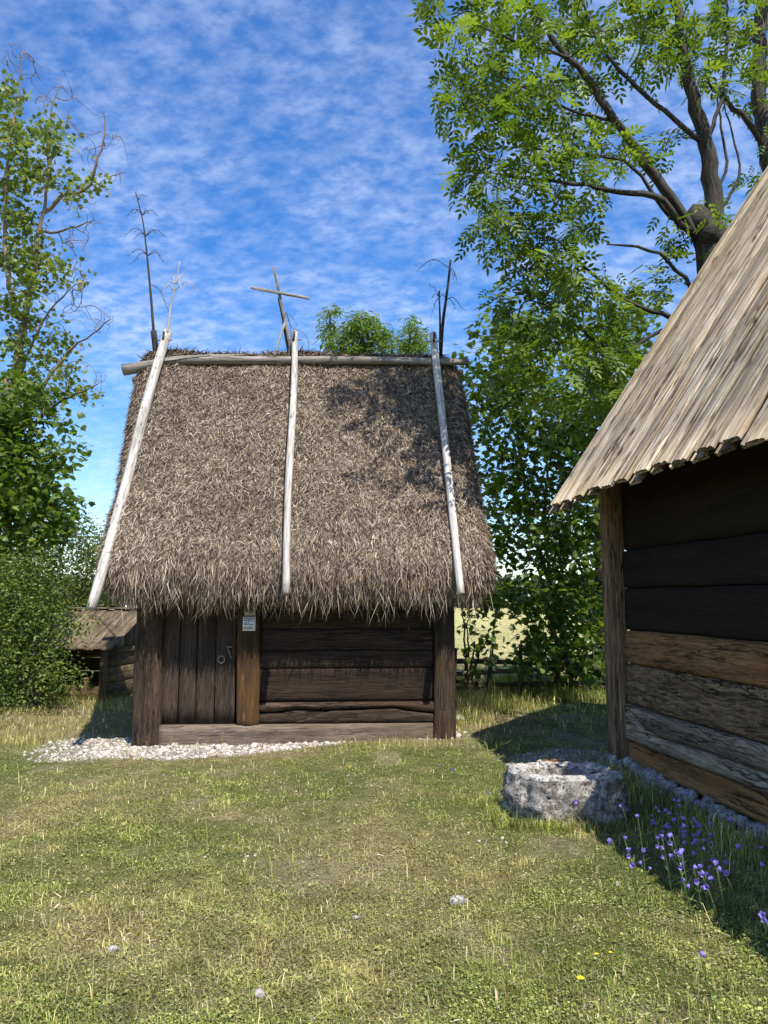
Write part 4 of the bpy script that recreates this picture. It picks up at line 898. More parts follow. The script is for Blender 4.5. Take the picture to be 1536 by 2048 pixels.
# ---- maples between the two buildings
def maple(name, label, base, stems, bl, Yf, dens, per, seed, pal=PAL_MAPLE, kind='maple', bark='bark_maple', sy=.7, size=1.0, bare_att=None, spread=.16, group=None, cat='tree', upb=.75, tip=.0035, jit=.03):
    r = np.random.default_rng(seed); base = np.array(base, float); base[2] = ghs(base[0], base[1]) if abs(base[0]) < 20 and base[1] < 28 else 0
    e = tag(empty(name, base), label, cat, group); att = blobs_att(bl, r, dens, Yf, sy); att[:, 2] = np.maximum(att[:, 2], base[2] + .15); na = len(att)
    if bare_att is not None: att = np.vstack([att, bare_att])
    PA, rad, chn, ends = grow(stems, att, r, jit, .12, tip); branches('trunk', M[bark], e, base, PA, rad, chn, len(stems))
    foliage('crown', e, base, kind, att[:na], ends[:na], per, r, pal, size, spread, upb, .35); return e
Ym = 13.2
b1 = G(1150, 1388); b1[2] = -.05
b2 = G(1120, 1386); b2[2] = -.05
b3 = G(1205, 1390); b3[2] = -.05
MB1 = [(960, 740, 35, 30, 12.6), (1010, 690, 45, 40), (1060, 740, 60, 45), (1000, 790, 50, 45), (1080, 820, 60, 50), (960, 850, 35, 40), (1020, 880, 55, 45), (1100, 900, 60, 50), (990, 950, 45, 40), (1060, 980, 60, 50), (1000, 1030, 40, 40), (1080, 1060, 60, 45), (1130, 1000, 50, 50), (1020, 660, 40, 35), (1080, 670, 50, 40), (1140, 860, 60, 50), (1180, 800, 50, 50)]
maple('maple_tree', 'leafy maple with forked slender stems between the thatched hut and the barn', b1, [([b1, P(1128, 1300, Ym), P(1105, 1190, Ym), P(1085, 1120, Ym), P(1060, 1030, Ym), P(1040, 900, Ym), P(1035, 760, Ym)], (.06, .055, .05, .045, .035, .026, .014)), ([P(1113, 1230, Ym), P(1096, 1130, Ym + .2), P(1090, 1000, Ym + .2), P(1110, 860, Ym + .3)], (.04, .034, .026, .014))], MB1, lambda x, y: Ym, 11.0, 24, 31, spread=.2)
MB2 = [(1000, 1090, 45, 28), (1060, 1110, 45, 30), (1120, 1110, 55, 45), (1170, 1050, 40, 50), (1010, 1170, 55, 25), (1080, 1190, 55, 40), (1140, 1190, 50, 50), (1185, 1150, 30, 50), (1090, 1260, 60, 40), (1150, 1270, 50, 50), (1190, 1230, 25, 50), (1100, 1330, 60, 40), (1160, 1350, 50, 40), (980, 1235, 25, 14), (1060, 1335, 35, 22), (1190, 1330, 25, 40), (960, 1120, 30, 40), (960, 1190, 26, 20)]
maple('maple_tree', 'dark shaded maple sapling with low branches over the pole fence', b2, [([b2, P(1112, 1300, 12.9), P(1095, 1200, 12.9), P(1070, 1130, 12.8), P(1040, 1080, 12.7)], (.04, .035, .03, .02, .012)), ([P(1112, 1300, 12.9), P(1040, 1240, 12.6), P(985, 1220, 12.4)], (.02, .015, .008))], MB2, lambda x, y: 12.9, 10.0, 24, 32, sy=.5, spread=.18)
maple('maple_tree', 'straight grey trunk with leafy crown tight beside the barn corner post', b3, [([b3, P(1203, 1250, 13.4), P(1198, 1100, 13.4), P(1200, 950, 13.5), P(1210, 800, 13.6), P(1215, 640, 13.7)], (.10, .095, .09, .085, .06, .03)), ([P(1180, 1240, 13.2), P(1165, 1150, 13.1), P(1120, 1070, 13.)], (.028, .024, .014))], [(1200, 700, 60, 50), (1230, 780, 50, 60), (1180, 880, 50, 50), (1210, 950, 40, 50), (1160, 960, 40, 50), (1260, 700, 50, 50), (1280, 620, 40, 40), (1190, 1040, 30, 40), (1150, 1080, 30, 30)], lambda x, y: 13.6, 11., 24, 33, spread=.2, bark='bark_dark')
for k, (px, py, Y) in enumerate(((930, 1330, 12.0), (945, 1260, 12.0))): pass
# ---- willow-like tops behind the ridge
wb = np.array([-.6, 19., 0]); Yw = 19.
maple('willow_tree', 'bright green willow whose tops show above the thatched ridge', wb, [([wb, wb + [0, 0, 4], P(700, 800, Yw), P(720, 690, Yw), P(735, 640, Yw)], (.2, .16, .1, .05, .02)), ([P(700, 800, Yw), P(670, 720, Yw), P(660, 650, Yw), P(658, 620, Yw)], (.07, .045, .03, .012)), ([P(700, 800, Yw), P(800, 720, Yw), P(826, 660, Yw)], (.07, .045, .015))],
      [(660, 630, 9, 18), (652, 660, 14, 14), (665, 690, 16, 14), (718, 634, 8, 18), (740, 640, 8, 14), (700, 660, 22, 18), (735, 655, 22, 18), (700, 690, 26, 18), (740, 690, 26, 20), (765, 665, 14, 14), (780, 695, 16, 12), (822, 655, 16, 14), (812, 685, 14, 16), (840, 680, 16, 16), (830, 705, 25, 14), (720, 725, 55, 14), (690, 760, 70, 30), (760, 760, 70, 30), (830, 750, 50, 30)], lambda x, y: Yw, 60, 36, 34, pal=PAL_LIGHT, kind='willow', bark='bark_dark', sy=.4, size=1.8, spread=.10)
# ---- half dead maple on the left
Yl = 13.5; lb = P(60, 1300, Yl); lb[2] = -.1; r = np.random.default_rng(40)
bare_px = [(42, 95), (55, 150), (60, 110), (28, 130), (100, 180), (121, 140), (85, 190), (115, 195), (140, 200), (155, 190), (118, 250), (150, 250), (160, 270), (135, 230), (212, 225), (235, 258), (225, 270), (200, 262), (180, 300), (205, 310), (247, 340), (230, 352), (190, 410), (155, 425), (191, 438), (170, 455), (145, 470), (130, 480), (175, 480), (150, 505), (170, 520), (165, 550), (140, 570), (160, 585), (175, 560), (150, 610), (120, 600), (135, 640), (160, 620), (227, 632), (215, 660), (185, 640), (200, 650), (90, 640), (110, 660), (12, 110), (5, 150), (20, 260), (60, 280), (180, 610), (205, 765), (190, 745), (160, 700), (150, 760), (120, 720), (140, 735)]
bare_px = bare_px + [(a + r.normal(-7, 12), b + r.normal(6, 12)) for a, b in bare_px for q in range(4)]
ba = np.array([P(a, b, Yl + r.normal(0, .4)) for a, b in bare_px])
maple('maple_tree', 'half dead maple with bare twigs and sparse leaf tufts by the shelter', lb,
      [([lb, P(40, 1000, Yl), P(30, 800, Yl), P(48, 640, Yl), P(70, 534, Yl), P(73, 489, Yl), P(82, 443, Yl), P(91, 407, Yl), P(97, 292, Yl), P(100, 231, Yl), P(109, 201, Yl), P(120, 155, Yl)], (.12, .11, .10, .09, .08, .075, .065, .05, .035, .024, .015, .007)),
       (lim([(88, 425), (103, 416), (121, 395), (170, 380), (185, 359), (197, 316), (209, 277), (210, 235)], Yl, Yl - .3), (.042, .04, .036, .03, .026, .02, .015, .008)),
       (lim([(48, 640), (24, 600), (10, 480), (15, 330), (35, 200), (42, 110)], Yl, Yl - .4), (.05, .045, .035, .026, .016, .008)),
       (lim([(79, 461), (110, 465), (142, 455), (185, 441)], Yl, Yl - .5), (.03, .025, .018, .008)),
       (lim([(20, 900), (60, 830), (95, 760), (140, 700), (179, 673), (222, 638)], Yl, Yl - .8), (.05, .045, .035, .025, .015, .008)),
       (lim([(25, 960), (60, 860), (110, 810), (150, 790), (195, 770)], Yl, Yl - .8), (.05, .042, .032, .02, .01)),
       (lim([(30, 780), (60, 700), (100, 620), (150, 570)], Yl, Yl - .4), (.035, .028, .02, .01))],
      [(10, 190, 22, 30), (20, 260, 25, 30), (90, 240, 16, 14), (95, 270, 22, 16), (120, 268, 14, 10), (105, 300, 20, 14), (35, 300, 25, 25), (20, 360, 25, 25), (60, 350, 22, 18), (85, 350, 22, 16), (120, 360, 16, 12), (165, 368, 20, 12), (190, 375, 10, 8), (140, 390, 14, 12), (15, 430, 25, 30), (50, 440, 20, 25), (60, 490, 30, 25), (30, 520, 28, 25), (110, 520, 24, 14), (125, 545, 22, 14), (55, 560, 28, 25), (15, 600, 25, 25), (50, 620, 25, 20), (25, 680, 30, 25), (130, 685, 16, 10), (105, 695, 14, 10), (80, 650, 16, 12), (75, 720, 25, 20), (125, 740, 22, 18), (60, 770, 25, 20), (170, 782, 25, 10), (135, 775, 18, 14), (95, 800, 22, 16)], lambda x, y: Yl, 22, 26, 35, pal=[(.13, .18, .040), (.16, .21, .05), (.10, .145, .03), (.21, .24, .075)], sy=.4, size=.78, bare_att=ba, spread=.15, tip=.0046, jit=.010)
# ---- darker maple below it
mb_ = P(20, 1300, 12.6); mb_[2] = -.1
maple('maple_tree', 'dense dark leaved maple below the half dead one', mb_, [([mb_, P(15, 1050, 12.6), P(20, 880, 12.6), P(10, 760, 12.6)], (.09, .08, .06, .03)), (lim([(15, 1000), (60, 960), (110, 940)], 12.6, 12.2), (.03, .022, .012))],
      [(15, 780, 35, 40), (55, 800, 30, 30), (20, 860, 45, 45), (60, 900, 40, 35), (30, 940, 50, 40), (85, 960, 35, 30), (120, 930, 20, 18), (140, 905, 18, 14), (115, 850, 16, 12), (100, 830, 14, 10), (50, 1000, 55, 40), (105, 1010, 35, 30), (145, 1020, 18, 14), (20, 1060, 50, 40), (80, 1060, 50, 40), (-30, 900, 50, 100), (-80, 850, 50, 60), (-90, 960, 50, 60)], lambda x, y: 12.6, 20, 18, 36, sy=.5)
# ---- shrubs and hedge on the left
def shrub(name, label, base, bl, Yf, dens, per, seed, pal=PAL_HEDGE, size=1., sy=.35, spread=.11, kind='oval', cat='shrub'):
    base = np.array(base, float); top = [P(b[0], b[1], Yf(b[0], b[1])) for b in bl[:6]]
    return maple(name, label, base, [([base + [0, 0, -.05], base * .6 + np.array(t_) * .4 + [0, 0, .1], t_], (.035, .02, .008)) for t_ in top], bl, Yf, dens, per, seed, pal, kind, 'bark_dark', sy, size, None, spread, None, cat, .6)
fb_ = G(60, 1420)
shrub('leafy_shrub', 'dense small leaved shrub spreading beside the shelter front', fb_, [(60, 1250, 70, 60), (30, 1330, 60, 60), (90, 1340, 40, 45), (120, 1365, 40, 22), (20, 1200, 60, 50), (70, 1190, 60, 45), (20, 1390, 50, 30), (70, 1390, 50, 25), (10, 1270, 50, 60), (85, 1280, 35, 40), (120, 1245, 45, 30), (10, 1140, 60, 50), (60, 1130, 50, 40), (-40, 1250, 60, 120), (-30, 1380, 50, 40)], lambda x, y: fb_[1] + .1, 17, 38, 51, size=1.35, spread=.15)
hb = np.array([-6.4, 16.2, 0.])
shrub('hedge_shrub', 'tall olive green thicket rising behind the low shelter', hb, [(120, 1100, 60, 40), (180, 1100, 50, 40), (220, 1130, 40, 45), (150, 1160, 60, 40), (230, 1190, 40, 30), (180, 1200, 50, 30), (90, 1130, 50, 50), (160, 1060, 30, 25), (195, 1070, 20, 22), (110, 1200, 60, 30), (250, 1150, 40, 40), (180, 1140, 50, 40), (130, 1230, 60, 30), (20, 1130, 60, 60), (-60, 1120, 60, 60), (-150, 1120, 70, 60), (-60, 1210, 80, 40), (-170, 1210, 80, 40)], lambda x, y: 15.6, 17, 44, 52, pal=[(.13, .165, .055), (.175, .21, .07), (.095, .125, .04)], size=1.7, sy=.5, spread=.17)
# dead twigs hanging over the shelter roof
# ---- tall weeds at the hut's right corner and fence
wbx = G(935, 1395)
shrub('maple_shrub', 'low leafy maple shoots growing at the fence beside the hut corner', wbx, [(935, 1240, 22, 20), (950, 1280, 28, 18), (930, 1300, 18, 20), (940, 1340, 20, 14), (975, 1265, 25, 14), (925, 1215, 14, 14), (990, 1310, 20, 12)], lambda x, y: 11.9, 12, 7, 53, pal=PAL_MAPLE, size=.8, kind='maple', spread=.12)
# ---- far wood at the end of the field
r = np.random.default_rng(60); N = 8000; x = r.uniform(-80, 95, N); hgt = 4.2 + 2.2 * fb2(x, x * 0, .09, 3, 3) * 1.6 - 1; z = r.uniform(0, 1, N) ** .8 * hgt; y = 127 + r.uniform(0, 6, N) + 3 * fb2(x, z, .3, 8, 2)
pos = np.stack([x, y, z], -1); d = r.normal(0, 1, (N, 3)); up = r.normal(0, 1, (N, 3)); Bm = basis(d, up); tv, tt = ovalleaf(1.3, 1.0); V, T = scatter(tv, tt, pos, Bm, r.uniform(.6, 1.3, N)); c = np.array([.05, .085, .035]) * r.uniform(.6, 1.4, N)[:, None]
tag(link('far_wood', mesh_raw('far_wood', V, T, None, np.repeat(c, len(tv), 0)), M['leaf']), 'distant line of green trees beyond the pale field', 'wood', None, 'stuff')

# ------------------------------------------------------------------ gravel and loose stones
r = np.random.default_rng(70)
def pebbles(name, label, cand, keep, size, seed, cols, cat='gravel'):
    r = np.random.default_rng(seed); x, y = cand; x, y = x[keep], y[keep]; n = len(x); z = gh(x, y); tv, tt = ICO1[0], ICO1[1]
    az = r.uniform(0, 6.28, n); B = basis(np.stack([np.cos(az), np.sin(az), r.normal(0, .3, n)], -1), np.stack([r.normal(0, .4, n), r.normal(0, .4, n), np.ones(n)], -1))
    s = size(n, r); V = np.einsum('nij,nkj->nki', B, tv[None] * (1 + r.normal(0, .16, (n, len(tv), 1))) * np.stack([np.ones(n), r.uniform(.6, 1, n), r.uniform(.4, .75, n)], -1)[:, None, :]) * s[:, None, None] + np.stack([x, y, z + s * .25], -1)[:, None, :]
    T = tt[None] + (np.arange(n) * len(tv))[:, None, None]; c = np.array(cols)[r.integers(0, len(cols), n)] * r.uniform(.8, 1.15, n)[:, None]
    return tag(link(name, mesh_raw(name, V.reshape(-1, 3), T.reshape(-1, 3), None, np.repeat(c, len(tv), 0)), M['pebble']), label, cat, None, 'stuff')
x = r.uniform(-4.6, 1.2, 25000); y = r.uniform(7.5, 9.6, 25000); g = gravel_mask(x, y); pebbles('gravel', 'white limestone gravel heaped along the hut sill', (x, y), r.uniform(0, 1, 25000) < g ** 1.5, lambda n, r: r.lognormal(math.log(.0108), .55, n), 71, [(.50, .46, .40), (.38, .34, .285), (.58, .545, .49), (.26, .225, .185), (.44, .38, .30)])
x = r.uniform(.6, 3.0, 5000); y = r.uniform(6.8, 8.8, 5000); pebbles('gravel', 'grey gravel in the barn shadow behind the trough', (x, y), r.uniform(0, 1, 5000) < gravel_mask(x, y) * 1.2, lambda n, r: r.lognormal(math.log(.010), .4, n), 72, [(.34, .31, .28), (.26, .235, .21), (.42, .39, .36)])
x = r.uniform(-5, 3.2, 16000); y = r.uniform(2.9, 9, 16000); bm_ = sstep(.60, .72, fb2(x, y, 1.35, 71, 4)); pebbles('pebbles', 'scattered small pale pebbles in bare patches of the lawn', (x, y), r.uniform(0, 1, 16000) < bm_ * .5 + .02, lambda n, r: r.lognormal(math.log(.0052), .5, n), 73, [(.36, .32, .27), (.26, .23, .19), (.44, .40, .34)])
for k, (px, py, w, lab) in enumerate(((737, 1482, .075, 'round white stone lying against the sill beam'), (300, 1463, .10, 'pale flat stone by the left corner post of the hut'), (518, 1990, .035, 'flat pale stone in the front lawn'), (228, 1898, .030, 'small white stone in the front lawn grass'), (915, 1795, .055, 'flat grey stone sunk in the lawn before the trough'), (920, 1452, .09, 'pale stone at the right corner post of the hut'), (713, 1828, .022, 'small pale pebble in the middle of the lawn'))):
    p = G(px, py); z = ghs(p[0], p[1]); t = MB(); stone_mesh(t, (0, 0, w * .25), (w, w * .8, w * .55), 900 + k, ICO2, .35, k); o = t.build('stone', M['footstone'], None); o.location = (p[0], p[1], z); tag(o, lab, 'stone')

# ------------------------------------------------------------------ grass
def blades(x, y, h, w, lean, r, cols, bend=.5):
    n = len(x); z = gh(x, y) - .004; az = r.uniform(0, 2 * math.pi, n) + 0; d = np.stack([np.cos(az), np.sin(az), np.zeros(n)], -1); sd = np.stack([-np.sin(az + r.normal(0, .5, n)), np.cos(az), np.zeros(n)], -1)
    p0 = np.stack([x, y, z], -1); l = lean * r.uniform(.1, 1., n); up = np.array([0, 0, 1.])
    p1 = p0 + (d * (l * .35)[:, None] + up * .55) * h[:, None]; p2 = p0 + (d * (l * (.75 + bend))[:, None] + up * np.clip(.95 - .45 * l, .12, 1)[:, None]) * h[:, None]
    V = np.stack([p0 - sd * w[:, None] / 2, p0 + sd * w[:, None] / 2, p1 - sd * w[:, None] * .42, p1 + sd * w[:, None] * .42, p2], 1); q = np.arange(n)[:, None] * 5
    return V.reshape(-1, 3), q + np.array([[2, 3, 4]]), q + np.array([[0, 1, 3, 2]]), np.repeat(cols, 5, 0)
GREEN = np.array([(.21, .25, .050), (.27, .30, .066), (.155, .20, .042), (.35, .35, .10)]); STRAW = np.array([(.54, .45, .22), (.44, .35, .16), (.32, .25, .10), (.64, .56, .33)])
def gcols(x, y, r, k=1.):
    n = len(x); d = dryness(x, y); s = r.uniform(0, 1, n) < np.clip(.16 + .50 * d * k, 0, .9); c = GREEN[r.integers(0, 4, n)]; c[s] = STRAW[r.integers(0, 4, s.sum())]
    mixv = (np.clip(d, 0, 1) * .25)[:, None]; c = c * (1 - mixv) + np.array([.28, .235, .085]) * mixv; cl_ = .72 + .56 * sstep(.3, .7, fb2(x, y, 7., 111, 2)); return c * (r.uniform(.6, 1.6, n) * cl_)[:, None]
def inside(x, y):
    """lawn points not under the buildings or the trough"""
    lx = (x - HUT[0]) * ch + (y - HUT[1]) * sh; ly = -(x - HUT[0]) * sh + (y - HUT[1]) * ch; a = (lx > -.05) & (lx < LX + .05) & (ly > -.03)
    bx = (x - C0[0]) * cB + (y - C0[1]) * sB; by = -(x - C0[0]) * sB + (y - C0[1]) * cB; b = (bx > -.15) & (by > -.08)
    tx = (np.abs(x - tcen[0]) < .46) & (np.abs(y - tcen[1]) < .31); return ~(a | b | tx)
parts = []; r = np.random.default_rng(80)
def fan(n, y0, y1, p=1.3):
    """points in the wedge the lawn shows, thinner with distance"""
    y = (y0 ** -p + r.uniform(0, 1, n) * (y1 ** -p - y0 ** -p)) ** (-1 / p); x = r.uniform(-.60, .60, n) * y * .95; return x, y
def addg(x, y, hf, wf, lean, keepf):
    k = inside(x, y) & (r.uniform(0, 1, len(x)) < keepf(x, y)); x, y = x[k], y[k]; n = len(x); parts.append(blades(x, y, hf(x, y, n), wf(x, y, n), lean, r, gcols(x, y, r)))
hmod = lambda x, y: (.55 + .8 * sstep(.42, .70, fb2(x, y, .9, 91, 3))) * (.6 + .9 * sstep(.35, .7, fb2(x, y, 6.5, 93, 2)))
x, y = fan(190000, 2.9, 9.6, .35); addg(x, y, lambda x, y, n: r.lognormal(math.log(.0145), .45, n) * hmod(x, y), lambda x, y, n: r.uniform(.002, .0044, n) * (.75 + y * .08), 2.4, lambda x, y: 1 - .75 * bare(x, y))
# tufts
tx = []; ty = []; 
cx_, cy_ = fan(1300, 3., 9.2, .2); 
for a_, b_ in zip(cx_, cy_):
    m = r.integers(12, 46); tx.append(a_ + r.normal(0, .045, m)); ty.append(b_ + r.normal(0, .045, m))
tx, ty = np.concatenate(tx), np.concatenate(ty); addg(tx, ty, lambda x, y, n: r.lognormal(math.log(.034), .5, n), lambda x, y, n: r.uniform(.0025, .0045, n) * (.8 + y * .05), .8, lambda x, y: 1 - .7 * gravel_mask(x, y))
# thin dry flowering stalks
x, y = fan(500, 3., 9.4, .2); addg(x, y, lambda x, y, n: r.uniform(.10, .26, n), lambda x, y, n: r.uniform(.0018, .003, n) * (.8 + y * .05), .5, lambda x, y: .9 * (1 - .6 * gravel_mask(x, y)))
# longer grass: barn foot, trough, hut right corner, fence, left margin
def patch(n, cx, cy, sx, sy, h, lean=.7, kf=lambda x, y: 1.):
    x = cx + r.normal(0, sx, n); y = cy + r.normal(0, sy, n); addg(x, y, lambda x, y, n: r.lognormal(math.log(h), .32, n), lambda x, y, n: r.uniform(.0035, .007, n), lean, kf)
for s_ in np.linspace(.3, 4.6, 16):
    p = C0 + BD * s_ + np.array([-.22, -.05]); patch(330, p[0], p[1], .15, .2, .10)
for k in range(9): patch(150, tcen[0] - .5 + k * .13, tcen[1] - .40, .07, .05, .075)
for k in range(5): patch(120, tcen[0] - .53, tcen[1] - .3 + k * .14, .05, .06, .07)
for px, py, n, h in ((935, 1400, 900, .32), (985, 1395, 900, .34), (1040, 1392, 900, .30), (1100, 1400, 600, .25), (940, 1425, 900, .22), (1000, 1420, 700, .18), (930, 1450, 600, .13), (1160, 1405, 500, .2)):
    p = G(px, py); patch(n, p[0], p[1], .25, .28, h)
for px, py, n, h in ((40, 1425, 800, .10), (150, 1405, 800, .10), (215, 1412, 500, .10), (60, 1450, 700, .08), (20, 1480, 700, .10), (250, 1418, 300, .1), (120, 1395, 400, .14), (190, 1400, 250, .16)):
    p = G(px, py); patch(n, p[0], p[1], .35, .25, h)
x = r.uniform(-7.5, 5.5, 26000); y = r.uniform(9.2, 17, 26000); addg(x, y, lambda x, y, n: r.lognormal(math.log(.045), .4, n) * np.where(x > .8, 1.6 + 2.2 * sstep(11.2, 12.5, y), .75), lambda x, y, n: r.uniform(.006, .012, n), .9, lambda x, y: 1 - .5 * bare(x, y))
for k in range(60):  # a few blades against the sill and through the gravel
    pass
x = r.uniform(-3.4, 1.2, 900); y = r.uniform(8.2, 8.75, 900); addg(x, y, lambda x, y, n: r.lognormal(math.log(.09), .4, n), lambda x, y, n: r.uniform(.003, .006, n), .6, lambda x, y: .12 + .8 * sstep(-1.2, .2, x))
Vs, Ts, Qs, Cs, n = [], [], [], [], 0
for V, T, Q, C in parts: Vs.append(V); Ts.append(T + n); Qs.append(Q + n); Cs.append(C); n += len(V)
tag(link('grass', mesh_raw('grass', np.concatenate(Vs), np.concatenate(Ts), np.concatenate(Qs), np.concatenate(Cs)), M['grassblade']), 'short dry green and straw coloured lawn grass in front of the hut', 'grass', None, 'stuff')
# dry litter lying flat
x, y = fan(60000, 2.9, 9.4, .4); k = inside(x, y) & (r.uniform(0, 1, len(x)) < .35 + .65 * dryness(x, y)); x, y = x[k], y[k]; n = len(x)
az = r.uniform(0, 6.28, n); Bm = basis(np.stack([np.cos(az), np.sin(az), r.normal(0, .25, n)], -1), np.stack([r.normal(0, .3, n), r.normal(0, .3, n), np.ones(n)], -1))
tv = np.array([(0, -.05, 0), (0, .05, 0), (.5, .06, .05), (1, 0, 0), (.5, -.06, .05)]); tt = np.array([(0, 4, 1), (1, 4, 2), (4, 3, 2)])
V, T = scatter(tv, tt, np.stack([x, y, gh(x, y) + r.uniform(.002, .014, n)], -1), Bm, r.lognormal(math.log(.015), .45, n)); c = np.array([(.42, .35, .21), (.30, .23, .13), (.20, .15, .09), (.52, .46, .33)])[r.integers(0, 4, n)] * r.uniform(.75, 1.2, n)[:, None]
tag(link('dry_litter', mesh_raw('dry_litter', V, T, None, np.repeat(c, 5, 0)), M['pebble']), 'straw coloured dry stalks lying flat in the lawn', 'ground cover', None, 'stuff')
# clover and other low broad leaves
x, y = fan(250000, 2.9, 9.4, .5); k = inside(x, y) & (r.uniform(0, 1, len(x)) < (.25 + .75 * sstep(.4, .62, fb2(x, y, 1.1, 97, 3))) * (1 - .85 * bare(x, y))); x, y = x[k], y[k]; n = len(x)
az = r.uniform(0, 6.28, n); B = basis(np.stack([np.cos(az), np.sin(az), r.normal(.1, .3, n)], -1), np.stack([r.normal(0, .4, n), r.normal(0, .4, n), np.ones(n)], -1))
tv = np.array([(0, 0, 0), (.5, .38, .05), (1, 0, -.08), (.5, -.38, .05)]); tt = np.array([(0, 2, 1), (0, 3, 2)])
V, T = scatter(tv, tt, np.stack([x, y, gh(x, y) + r.uniform(.004, .022, n)], -1), B, r.lognormal(math.log(.0082), .42, n)); c = np.array([(.225, .265, .062), (.295, .325, .09), (.165, .215, .05), (.42, .41, .15)])[r.integers(0, 4, n)] * r.uniform(.75, 1.2, n)[:, None]
c = c * (.65 + .7 * sstep(.3, .7, fb2(x, y, 8., 113, 2)))[:, None]; d = dryness(x, y)[:, None] * .35; c = c * (1 - d) + np.array([.30, .24, .095]) * d
tag(link('clover', mesh_raw('clover', V, T, None, np.repeat(c, 4, 0)), M['grassblade']), 'low clover and weed leaves mixed through the lawn', 'ground cover', None, 'stuff')

# ------------------------------------------------------------------ flowers
def bell_mesh(seed):
    r = np.random.default_rng(seed); V = [(0, 0, 0)]; T = []; cols = [(.10, .07, .30)]; n = 10
    for ri, (rad, z) in enumerate(((.009, .006), (.014, .018), (.020, .026))):
        for k in range(n):
            a = k / n * 2 * math.pi; rr = rad * (1 if k % 2 else (1 if ri < 2 else .72)) * r.uniform(.92, 1.08); V.append((rr * math.cos(a), rr * math.sin(a), z * (1 if ri < 2 or k % 2 else .9))); cols.append((.38, .29, .74) if ri else (.26, .19, .56))
    for k in range(n):
        k2 = (k + 1) % n; T.append((0, 1 + k2, 1 + k))
        for ri in (0, 1):
            a, b = 1 + ri * n + k, 1 + ri * n + k2; T += [(a, b, b + n), (a, b + n, a + n)]
    return mesh_raw('blossom', np.array(V), np.array(T), None, np.array(cols))
bells = [bell_mesh(k) for k in range(4)]
for b_ in bells: b_.materials.append(M['violet'])
FL = [(420, 1160), (700, 1180), (790, 1250), (885, 1195), (910, 1220), (950, 1215), (965, 1232), (1005, 1155), (1078, 1118), (1000, 1275), (985, 1298), (1045, 1265), (1100, 1258), (1130, 1300), (1122, 1282), (1210, 1290), (1050, 1305), (990, 1350), (900, 1375), (930, 1365), (970, 1365), (640, 1375), (715, 1375), (725, 1465), (740, 1445), (818, 1440), (1130, 1390), (1210, 1400), (1325, 1265), (1370, 1430), (1500, 1430), (1490, 1525), (1285, 1510), (1235, 1520), (1110, 1540), (1150, 1540), (1160, 1575), (1295, 1580), (1040, 1465), (1030, 1530), (1510, 1815), (370, 625), (385, 715)]
FLP = [(1000 + a / 2.866, 1200 + b / 2.866) for a, b in FL] + [(876, 1532), (907, 1538), (1400, 1910), (1534, 1842), (975, 1587)]
r = np.random.default_rng(90)
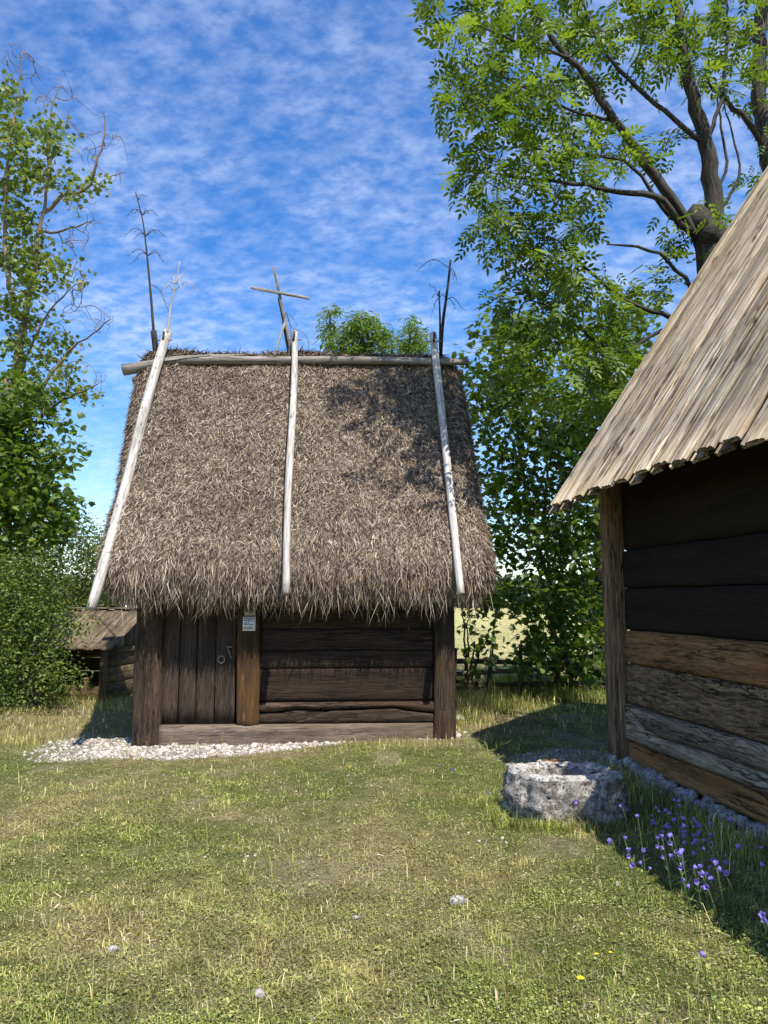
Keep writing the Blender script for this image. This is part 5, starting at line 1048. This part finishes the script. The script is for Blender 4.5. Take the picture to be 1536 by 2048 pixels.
for k, (px, py) in enumerate(FLP):
    barnside = 1180 < px and py > 1560; hh = r.uniform(.20, .34) if barnside else (.24 if 1120 < px < 1180 and py > 1560 else .12); p = G(px, py, hh)
    bx = (p[0] - C0[0]) * cB + (p[1] - C0[1]) * sB; by = -(p[0] - C0[0]) * sB + (p[1] - C0[1]) * cB
    if by > -.06 and bx > 0:
        hh = .42; p = G(px, py, hh)
    base = np.array([p[0] + r.uniform(.02, .10) * (1 if barnside else .3), p[1] + r.normal(0, .04), 0]); base[2] = ghs(base[0], base[1])
    if not inside(np.array([base[0]]), np.array([base[1]]))[0]: base[:2] = p[:2] + np.array([-.05, -.05])
    e = empty('bellflower', base)
    if barnside:
        q_ = -(base[0] - C0[0]) * sB + (base[1] - C0[1]) * cB
        if px < 1262 and py > 1660: tag(e, 'violet bellflower in the lit grass just in front of the trough end', 'flower', 'bellflowers in lit grass')
        elif px < 1285: tag(e, 'violet bellflower at the dark shaded end of the stone trough', 'flower', 'bellflowers at the trough end')
        elif px > 1440 or py > 1800: tag(e, 'violet bellflower standing apart past the thick clump along the barn', 'flower', 'outlying bellflowers')
        elif py < 1700: tag(e, 'violet bellflower in the thick clump beside the barn', 'flower', 'bellflowers in the thick clump')
        else: tag(e, 'violet bellflower in the low group at the edge of the barn shadow', 'flower', 'bellflowers at the shadow edge')
    elif px > 1080 and py < 1500: tag(e, 'violet bellflower in the shadow behind the stone trough', 'flower', 'bellflowers behind the trough')
    elif px > 1100: tag(e, 'violet bellflower standing before the stone trough', 'flower', 'bellflowers by the trough')
    elif px > 950: tag(e, 'pale violet bellflower left of the stone trough', 'flower')
    else: tag(e, 'dark violet bellflower low in the grass near the hut corner', 'flower', 'bellflowers near the hut corner')
    tip = p - base; pp = smoothpts([(0, 0, -.01), tip * .5 + [.0, 0, .05 * hh], tip], 8); t = MB(); tube(t, pp, np.linspace(.0028, .0018, 8), 4); 
    t.build('stem', M['stem'], e)
    for q in range(3):
        f = pp[2 + q]; az = r.uniform(0, 6.28); t = MB(); d_ = np.array([math.cos(az), math.sin(az), .5]); s_ = np.array([-math.sin(az), math.cos(az), 0]) * .004; L_ = r.uniform(.03, .06); t.add([f - s_, f + s_, f + d_ * L_], [(0, 1, 2)]); t.build('leaf', M['stem'], e)
    for q in range(r.integers(1, 4) if barnside and 1285 < px < 1445 and py < 1760 else 0):
        f_ = pp[5 + q % 2] + r.normal(0, .022, 3); t = MB(); tube(t, np.array([pp[4 + q % 2], f_]), .0014, 3); t.build('stalk', M['stem'], e)
        o = link('blossom', bells[(k + q) % 4], None, e); o.location = f_; o.rotation_euler = (r.normal(R(60), .6), r.normal(0, .5), r.uniform(0, 6.28)); o.scale = (r.uniform(.5, .85),) * 3
    o = link('blossom', bells[k % 4], None, e); o.location = tip; o.rotation_euler = (r.normal(R(50), .5), r.normal(0, .4), r.uniform(0, 6.28)); sc = r.uniform(.6, .95) * (.85 if py < 1540 else 1); o.scale = (sc,) * 3
# yellow flowers (small composites)
M['yellow'] = plain('yellow_petal', (.80, .66, .02), .6, 0, .1, 30, .05)
for k, (px, py, sc, lab) in enumerate(((1161, 1957, 1.0, 'bright yellow round flower in the front lawn'), (1193, 1908, .55, 'small yellow flower half open in the lawn'), (1221, 1905, .55, 'small yellow flower half open in the lawn'), (318, 1521, .6, 'tiny yellow flower at the edge of the white gravel'))):
    hh = .09 if k == 0 else .06; p = G(px, py, hh); z = ghs(p[0], p[1]); e = tag(empty('yellow_flower', (p[0], p[1], z)), lab, 'flower', 'small yellow flowers' if k in (1, 2) else None); t = MB(); tube(t, np.array([(0, 0, -.01), (.003, 0, hh / 2), (0, 0, hh - z)]), .0018, 4); t.build('stem', M['stem'], e)
    for q in range(9):
        a = q / 9 * 2 * math.pi; t = MB(); v, tt_ = leaflet(.017 * sc, .013 * sc, 0, 0, a, -.25, .1); t.add(v + [0, 0, hh - z], tt_); t.build('petal', M['yellow'], e)
    t = MB(); stone_mesh(t, (0, 0, hh - z + .002), (.006 * sc, .006 * sc, .004 * sc), k, ICO1, .1); t.build('flower_centre', M['yellow'], e)
print('objects', len(bpy.data.objects), 'tris', sum(len(o.data.loops) - 2 * len(o.data.polygons) for o in bpy.data.objects if o.type == 'MESH'))
